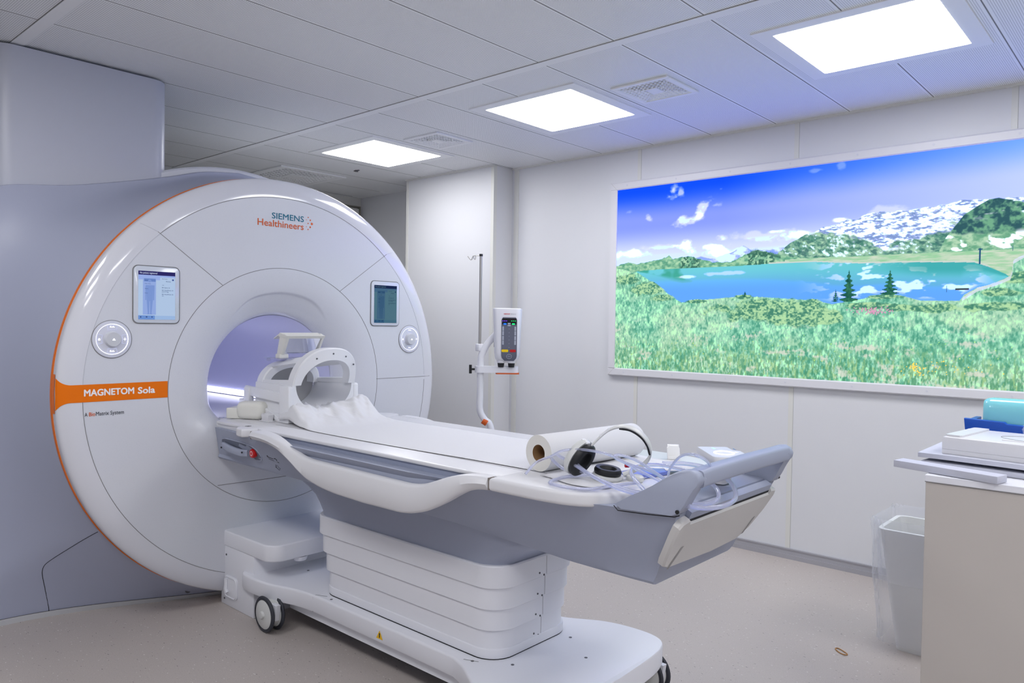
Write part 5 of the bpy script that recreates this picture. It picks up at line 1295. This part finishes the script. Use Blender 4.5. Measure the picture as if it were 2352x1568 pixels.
for a in range(5):
    an = 2 * PI * a / 5; tube(bm, [(px + .03, py + .03, .085), (px + .03 + .30 * math.cos(an), py + .03 + .30 * math.sin(an), .07)], .017, 8)
obj('foot', bm, M['pwhite'], inj)
for a in range(5):
    an = 2 * PI * a / 5; bm = B(); cyl(bm, (px + .03 + .29 * math.cos(an), py + .03 + .29 * math.sin(an) - .01, .03), .03, .02, 'y', 20); obj('castor', bm, M['tyre'], inj)
bm = B(); tube(bm, [(px - .004, py - .004, 1.245), (px - .004, py - .004, 1.795)], .009, 12); obj('infusion_pole', bm, M['steel'], inj)
bm = B(); cyl(bm, (px - .004, py - .004, 1.792), .011, .014, seg=16); obj('pole_cap', bm, M['black'], inj)
for (a, l) in ((math.radians(218), .085), (math.radians(250), .06)):
    bm = B(); c, s = math.cos(a), math.sin(a)
    tube(bm, [(px - .004, py - .004, 1.796), (px - .004 + c * l * .55, py - .004 + s * l * .55, 1.793), (px + c * l * .75, py + s * l * .75, 1.772), (px + c * l * .86, py + s * l * .86, 1.772), (px + c * l * 1.05, py + s * l * 1.05, 1.792)], .0022, 8, smooth=5); obj('pole_hook', bm, M['steel'], inj)
bm = B(); box(bm, px - .024, px + .008, py - .026, py + .016, 1.205, 1.25, .005); obj('pole_clamp', bm, M['pwhite'], inj)
# bottle shelf arm
du = Vector((.69, .72, 0)).normalized(); dn = Vector((.72, -.69, 0))   # along arm, towards the camera
def IJ(u, v, z): p = Vector((px, py, 0)) + du * u + dn * v; return (p.x, p.y, z)
bm = B(); ring = rr(-.035, .235, -.035, .035, .03, 6)
loft(bm, [[IJ(a, b, 1.072) for a, b in ring], [IJ(a, b, 1.112) for a, b in ring]]); obj('shelf_arm', bm, M['pwhite'], inj, angle=40)
bm = B(); loft(bm, [[IJ(a, b, z) for a, b in rr(.095, .24, -.03, .037, .012, 4)] for z in (1.064, 1.0725)]); obj('shelf_edge', bm, M['oprint'], inj, label='orange underside strip')
bm = B(); cyl(bm, (0, 0, 0), .008, .03, 'y', 12)
bm.free(); bm = B(); tube(bm, [IJ(-.035, 0, 1.092), IJ(-.065, 0, 1.092)], .007, 10); tube(bm, [IJ(-.062, 0, 1.065), IJ(-.062, 0, 1.092), IJ(-.062, 0, 1.119)], .009, 10); obj('clamp_knob', bm, M['black'], inj)
# injector head: face direction towards the camera, slightly turned
fu = Vector((.80, .60, 0)).normalized(); fn = Vector((.60, -.80, 0)).normalized()
hc = Vector((-3.150, 3.480, 0))
def HJ(u, v, z): p = hc + fu * u + fn * v; return (p.x, p.y, z)
bm = B(); rings = []
for z, w, d, sh in ((1.138, .045, .04, .012), (1.146, .060, .055, .008), (1.165, .072, .066, .003), (1.20, .077, .072, 0), (1.35, .082, .076, 0), (1.46, .087, .08, 0), (1.469, .086, .079, 0), (1.472, .080, .073, 0)):
    rings.append([HJ(a, b, z) for a, b in rr(-w, w + sh * 0, -d, d * .9, .03 if w > .05 else .02, 6)])
loft(bm, rings); hd_ = obj('injector_head', bm, M['pwhite'], inj, angle=45)
bm = B(); n = 14; rows = []
def fz(z): # face offset at height z
    return ip(z, [(1.138, .036), (1.146, .0495), (1.165, .0594), (1.20, .0648), (1.35, .0684), (1.46, .072)])
zz = [1.148, 1.156, 1.166, 1.18, 1.20, 1.24, 1.30, 1.36, 1.40, 1.412, 1.416]
for z in zz:
    w0, w1 = -.030, .066
    if z > 1.405: e = (z - 1.405) * .8; w0 += e; w1 -= e
    if z < 1.17: w0 += (1.17 - z) * .9; w1 -= (1.17 - z) * .9
    rows.append([HJ(w0 + (w1 - w0) * i / 6, fz(z) + .0022, z) for i in range(7)])
loft(bm, rows, closed=False, caps=False); pn = obj('keypad_panel', bm, M['injgrey'], hd_, angle=60)
def patch(u0, u1, z0, z1, m, name, lift=.0034, r=.0, parent=None):
    bm = B(); p = rr(u0, u1, z0, z1, r or .0006, 4); bm.faces.new([bm.verts.new(HJ(a, fz(b) + lift, b)) for a, b in p]); return obj(name, bm, m, hd_, smooth=False)
patch(-.026, .062, 1.372, 1.410, M['dark'], 'keypad_display', .003, .004)
for i in range(3):
    patch(-.024 + i * .011, -.018 + i * .011, 1.392, 1.396, M['ledviolet'], 'status_lamp'); patch(.030 + i * .011, .036 + i * .011, 1.392, 1.396, M['ledgreen'], 'status_lamp')
patch(-.018, .001, 1.371, 1.380, M['ledblue'], 'lit_key', .004, .004); patch(.034, .053, 1.371, 1.380, M['ledgreen'], 'lit_key', .004, .004)
patch(.008, .026, 1.374, 1.382, M['injkey'], 'grey_key', .004, .001); patch(.008, .026, 1.362, 1.371, M['injkey'], 'grey_key', .004, .001)
for z0, z1 in ((1.334, 1.360), (1.306, 1.332), (1.276, 1.302), (1.248, 1.274)):
    patch(-.025, -.015, z0, z1, M['injkey'], 'grey_key', .0034, .002); patch(.050, .060, z0, z1, M['injkey'], 'grey_key', .0034, .002)
for z in (1.345, 1.322, 1.30, 1.278, 1.255, 1.232): patch(.0165, .0195, z - .0015, z + .0015, M['injkey'], 'marker_dot')
patch(-.028, .014, 1.203, 1.219, M['ycap'], 'yellow_key', .004, .007); patch(.022, .060, 1.203, 1.219, M['red'], 'red_key', .004, .007)
bm = B(); C_ = (.018, 1.176)
tube(bm, [HJ(C_[0] + .015 * math.cos(a), fz(C_[1] + .014 * math.sin(a)) + .0036, C_[1] + .014 * math.sin(a)) for a in np.linspace(0, 2 * PI, 25)[:-1]], .0012, 5, closed=True)
tube(bm, [HJ(C_[0], fz(C_[1] + z) + .0036, C_[1] + z) for z in (-.011, 0, .011)], .0009, 5); tube(bm, [HJ(C_[0] + u, fz(C_[1]) + .0036, C_[1]) for u in (-.011, 0, .011)], .0009, 5)
obj('round_emblem', bm, M['injkey'], hd_)
R4 = Matrix(((fu.x, 0, fn.x, 0), (fu.y, 0, fn.y, 0), (0, 1, 0, 0), (0, 0, 0, 1)))
text('lettering', 'MEDRAD', M['red'], hd_, HJ(-.016, fz(1.44) + .003, 1.434), .0055, .038, rot=R4, bold=.03)
text('lettering', 'MRXperion', M['dprint'], hd_, HJ(.026, fz(1.44) + .003, 1.434), .0045, .032, rot=R4)
bm = B(); rows = [HJ(-.0845, -.03, z) for z in (1.23, 1.30, 1.385)]; tube(bm, rows, .003, 6); obj('side_slot', bm, M['dprint'], hd_)
bm = B(); prism(bm, [(0, 0), (1, 0), (1, 1), (0, 1)], 0, .001) ; bm.free()
for u, m in ((-.035, M['ledblue']), (.030, M['ledgreen'])):
    bm = B(); t = B(); lathe(t, [(0, .03), (.021, .03), (.021, .022), (.018, .0), (0, 0)], (0, 0, 0), 'z', 24); merge(bm, t, Matrix.Translation(HJ(u, .025, 1.108))); ob = obj('syringe_cap', bm, M['black'], hd_)
    bm = B(); t = B(); lathe(t, [(.024, .018), (.026, .008), (.022, 0)], (0, 0, 0), 'z', 24); merge(bm, t, Matrix.Translation(HJ(u, .025, 1.134))); obj('syringe_collar', bm, M['pwhite'], hd_)

# ------------------------------------------------------------------ cabinet with things on it
cab = thing('side_cabinet', 'beige-grey cabinet at the right edge of the room', 'cabinet', (-.2, 2.95, 0))
bm = B(); box(bm, -.602, .25, 2.636, 3.25, 0.0, .898, .002); obj('body', bm, M['cab'], cab, smooth=False)
bm = B(); box(bm, -.604, .252, 2.631, 3.252, .900, .921, .002); obj('worktop', bm, M['pwhite'], cab, smooth=False)
bm = B(); box(bm, -.6035, .2515, 2.6325, 3.251, .898, .900); obj('worktop_joint', bm, M['seam'], cab, smooth=False)
def slab(name, pts, z0, z1, m, label, cat, bev=.003):
    bm = B(); prism(bm, pts, z0, z1, bev=bev); return obj(name, bm, m, label=label, cat=cat, angle=40)
slab('foam_strip', [(-.712, 2.697), (-.407, 2.612), (-.392, 2.672), (-.70, 2.760)], .9225, .945, M['foamgrey'], 'long grey foam strip lying across the cabinet corner', 'foam board', .0015)
slab('foam_board', [(-.655, 2.80), (.2, 2.70), (.22, 3.18), (-.60, 3.22)], .9225, .939, M['foamgrey'], 'lower light grey foam board on the cabinet', 'foam board', .0015)
# upper board, slightly warped
bm = B(); rows = []
nb = 16
for i in range(nb + 1):
    f = i / nb; x = -.665 + .86 * f
    zb_ = .9435 + .010 * math.sin(f * PI * .75 + .15) * (1 - f) + .004 * (1 - f) ** 3
    ya = 2.800 - .095 * f; yb = 3.20
    rows.append([(x - .0, ya, zb_), (x, yb, zb_), (x, yb, zb_ + .015), (x, ya, zb_ + .015)])
loft(bm, rows); obj('foam_board', bm, M['foamgrey'], label='upper light grey foam board, warped, under the white case', cat='foam board', angle=25)
case = thing('white_case', 'flat white plastic case lying on the foam boards', 'case', (-.3, 3.0, .9625))
x0c, x1c, y0c, y1c, z0c = -.600, .10, 2.83, 3.13, .9625
ct = [(x0c, y0c), (x1c, y0c - .085), (x1c + .03, y1c - .085), (x0c + .015, y1c)]
def shrink(pts, k): cx = sum(p[0] for p in pts) / 4; cy_ = sum(p[1] for p in pts) / 4; return [(cx + (p[0] - cx) * (1 - k / .35), cy_ + (p[1] - cy_) * (1 - k / .15)) for p in pts]
bm = B(); loft(bm, [[(*p, z0c) for p in shrink(ct, .003)], [(*p, z0c + .004) for p in ct], [(*p, z0c + .018) for p in ct]]); obj('case_base', bm, M['twhite'], case, angle=30)
bm = B(); loft(bm, [[(*p, z0c + .0185) for p in ct], [(*p, z0c + .052) for p in ct], [(*p, z0c + .058) for p in shrink(ct, .002)], [(*p, z0c + .061) for p in shrink(ct, .008)]]); lid = obj('case_lid', bm, M['twhite'], case, angle=30)
e1 = (Vector(ct[1]) - Vector(ct[0])).normalized(); e2 = Vector((-e1.y, e1.x))
def CT(a, b, z): p = Vector(ct[0]) + e1 * a + e2 * b; return (p.x, p.y, z)
bm = B(); loft(bm, [[CT(a, b, z) for a, b in rr(.006, .055, .008, .29, .01, 4)] for z in (z0c + .060, z0c + .067)]); obj('lid_ridge', bm, M['twhite'], lid, angle=40)
bm = B(); tube(bm, [CT(.33 + .20 * math.cos(a), .15 + .085 * math.sin(a), z0c + .0613) for a in np.linspace(0, 2 * PI, 41)[:-1]], .0009, 5, closed=True); obj('lid_crease', bm, M['seam'], lid)
bm = B(); tube(bm, [CT(a, .05, z0c + .061) for a in (.16, .25, .36)], .004, 8); obj('lid_grip', bm, M['twhite'], lid)
bm = B(); loft(bm, [[CT(a, b, z) for a, b in rr(.30, .325, .14, .155, .003, 3)] for z in (z0c + .061, z0c + .0625)]); obj('lid_badge', bm, mat('grey green badge', (110, 140, 136), .4), lid)
# blue tray with aqua gel cushion
tray = thing('blue_holder', 'deep blue plastic holder behind the white case', 'holder', (-.30, 3.30, .921))
bm = B()
P = [(-.5, 1.052), (-.51, 1.118), (-.43, 1.114), (-.43, 1.108), (-.335, 1.104), (-.335, 1.108), (-.1, 1.10), (.1, 1.10), (.1, 1.0), (-.49, .98)]
yb0 = 3.17
prism(bm, [(-.590, .922), (-.604, 1.054), (-.478, 1.050), (-.472, 1.044), (-.327, 1.040), (-.320, 1.045), (.05, 1.05), (.05, .922)], yb0, yb0 + .03, 'y', .003)
prism(bm, [(-.59, .922), (-.553, 1.085), (-.54, 1.091), (.05, 1.09), (.05, .922)], yb0 + .15, yb0 + .17, 'y', .003)
box(bm, -.585, .05, yb0, yb0 + .17, .922, .94); box(bm, -.595, -.575, yb0 + .02, yb0 + .16, .922, 1.05, .003)
obj('shell', bm, M['blue'], tray, angle=30)
bm = B(); rings = []
for x, k in ((-.556, .35), (-.553, .7), (-.543, .9), (-.528, 1), (-.2, 1), (.03, 1), (.04, .9), (.045, .4)):
    rings.append([(x, yb0 + .09 + .052 * k * math.copysign(abs(math.cos(a)) ** .55, math.cos(a)), 1.040 + .090 * (k * .35 + .65) * math.copysign(abs(math.sin(a)) ** .55, math.sin(a))) for a in np.linspace(0, 2 * PI, 33)[:-1]])
loft(bm, rings); obj('gel_cushion', bm, M['aqua'], label='translucent aqua gel cushion standing in the blue holder', cat='cushion', angle=60)
def crumple(name, c, s, n, label, cat, m, seed=1, flat_=1.0):
    bm = B(); bmesh.ops.create_icosphere(bm, subdivisions=3, radius=1)
    for v in bm.verts:
        d = v.co.normalized(); k = 1 + .55 * noise.noise(d * 2.6 + Vector((seed, 0, 0))) + .3 * noise.noise(d * 6 + Vector((0, seed, 0)))
        v.co = Vector((c[0] + d.x * s[0] * k, c[1] + d.y * s[1] * k, max(c[2] + d.z * s[2] * k, c[2] - s[2] * .8)))
    return obj(name, bm, m, label=label, cat=cat, angle=20)
M['film'] = mat('clear wrinkled film', (238, 242, 255), 0.12, trans=0.6, ior=1.1, alpha=0.4)
crumple('plastic_wrap', (-.395, 3.115, 1.038), (.018, .012, .024), 3, 'crumpled clear film before the blue holder, taller of two', 'wrap', M['film'], 3)
crumple('plastic_wrap', (-.31, 3.11, 1.030), (.036, .012, .012), 3, 'crumpled clear film before the blue holder, lower and wider of two', 'wrap', M['film'], 8)
crumple('plastic_wrap', (-.30, 2.69, .955), (.03, .03, .014), 3, 'clear film corner on the foam boards at the picture edge', 'wrap', M['film'], 5)

# ------------------------------------------------------------------ waste bin with clear liner
binn = thing('waste_bin', 'white waste bin with clear plastic liner beside the cabinet', 'bin', (-.75, 3.62, 0))
bm = B(); r0 = rr(-.905, -.64, 3.515, 3.73, .03, 5); r1 = rr(-.965, -.60, 3.455, 3.77, .035, 5)
def lerp2(a, b, t): return [(p[0] * (1 - t) + q[0] * t, p[1] * (1 - t) + q[1] * t) for p, q in zip(a, b)]
loft(bm, [[(*p, 0) for p in r0], [(*p, .02) for p in lerp2(r0, r1, .03)], [(*p, .512) for p in r1], [(*p, .525) for p in rr(-.972, -.593, 3.448, 3.777, .035, 5)], [(*p, .525) for p in rr(-.955, -.61, 3.465, 3.76, .03, 5)], [(*p, .04) for p in lerp2(r0, r1, .0)]])
obj('bucket', bm, M['bin'], binn, angle=40)
bm = B(); N_ = 90; rows = []
for i in range(26):
    t = i / 25; z = .555 - .52 * t; row = []
    for k in range(N_):
        p = lerp2(rr(-.960, -.640, 3.485, 3.76, .04, 6), rr(-1.0, -.585, 3.43, 3.79, .05, 6), 1 - t * .75)
        q = p[int(k * len(p) / N_) % len(p)]; f = k * len(p) / N_ - int(k * len(p) / N_); q2 = p[(int(k * len(p) / N_) + 1) % len(p)]
        x = q[0] * (1 - f) + q2[0] * f; y = q[1] * (1 - f) + q2[1] * f
        w = .014 * noise.noise(Vector((k * .35, z * 5, 0))) + .007 * noise.noise(Vector((k * .9, z * 14, 3)))
        cx, cy_ = -.785, 3.61; d = Vector((x - cx, y - cy_)); L_ = d.length; d /= L_
        row.append((cx + d.x * (L_ + w), cy_ + d.y * (L_ + w), z + (.012 * noise.noise(Vector((k * .5, 9, 0))) if i == 0 else 0)))
    rows.append(row)
# folded over rim into the bin
inner = []
for (z, s) in ((.572, .97), (.560, .93), (.50, .91), (.30, .85)):
    inner.append([(-.785 + (p[0] + .785) * s, 3.61 + (p[1] - 3.61) * s, z + .012 * noise.noise(Vector((k * .5, z * 9, 0)))) for k, p in enumerate(rows[0])])
loft(bm, list(reversed(inner)) + rows, caps=False)
obj('liner', bm, mat('clear bin liner', (240, 243, 250), 0.14, trans=0.55, ior=1.08, alpha=0.30), binn, angle=25, label='clear crinkled plastic liner')

# rubber band on the floor
bm = B(); P = [(-1.092, 3.338, .003), (-1.082, 3.346, .003), (-1.06, 3.334, .003), (-1.040, 3.318, .003), (-1.034, 3.306, .003), (-1.043, 3.298, .003), (-1.062, 3.304, .003), (-1.082, 3.320, .003)]
tube(bm, P, .0022, 6, closed=True, smooth=5); obj('rubber_band', bm, M['band'], label='tan rubber band lying on the floor', cat='rubber band')

# ------------------------------------------------------------------ camera
X = Vector((0.7453085, -0.02611076, 0.66620827)); Yv = Vector((0.66655356, 0.00687153, -0.74542547)); Zv = Vector((0.01488575, 0.99963544, 0.02253))
cam = bpy.data.cameras.new('camera'); cam.sensor_width = 36; cam.lens = 36 * 1735.0 / 2352.0; cam.clip_start = .02
co_ = bpy.data.objects.new('camera', cam); COL.objects.link(co_)
Rm = Matrix((X, Yv, Zv))          # rows: world axes in camera coordinates
co_.matrix_world = Matrix.Translation((0, 0, 1.3728)) @ Rm.to_4x4()
scene.camera = co_

# ------------------------------------------------------------------ render look
w = bpy.data.worlds.new('world'); scene.world = w; w.use_nodes = True
w.node_tree.nodes['Background'].inputs[0].default_value = (.7, .75, 1, 1); w.node_tree.nodes['Background'].inputs[1].default_value = 0.02
vs_ = scene.view_settings; vs_.view_transform = 'Standard'; vs_.look = 'None'; vs_.gamma = 1; vs_.exposure = 0.0; vs_.use_curve_mapping = False
scene.cycles.max_bounces = 10; scene.cycles.diffuse_bounces = 6; scene.cycles.transparent_max_bounces = 12; scene.cycles.glossy_bounces = 6; scene.cycles.transmission_bounces = 10
scene.cycles.sample_clamp_indirect = 4.0
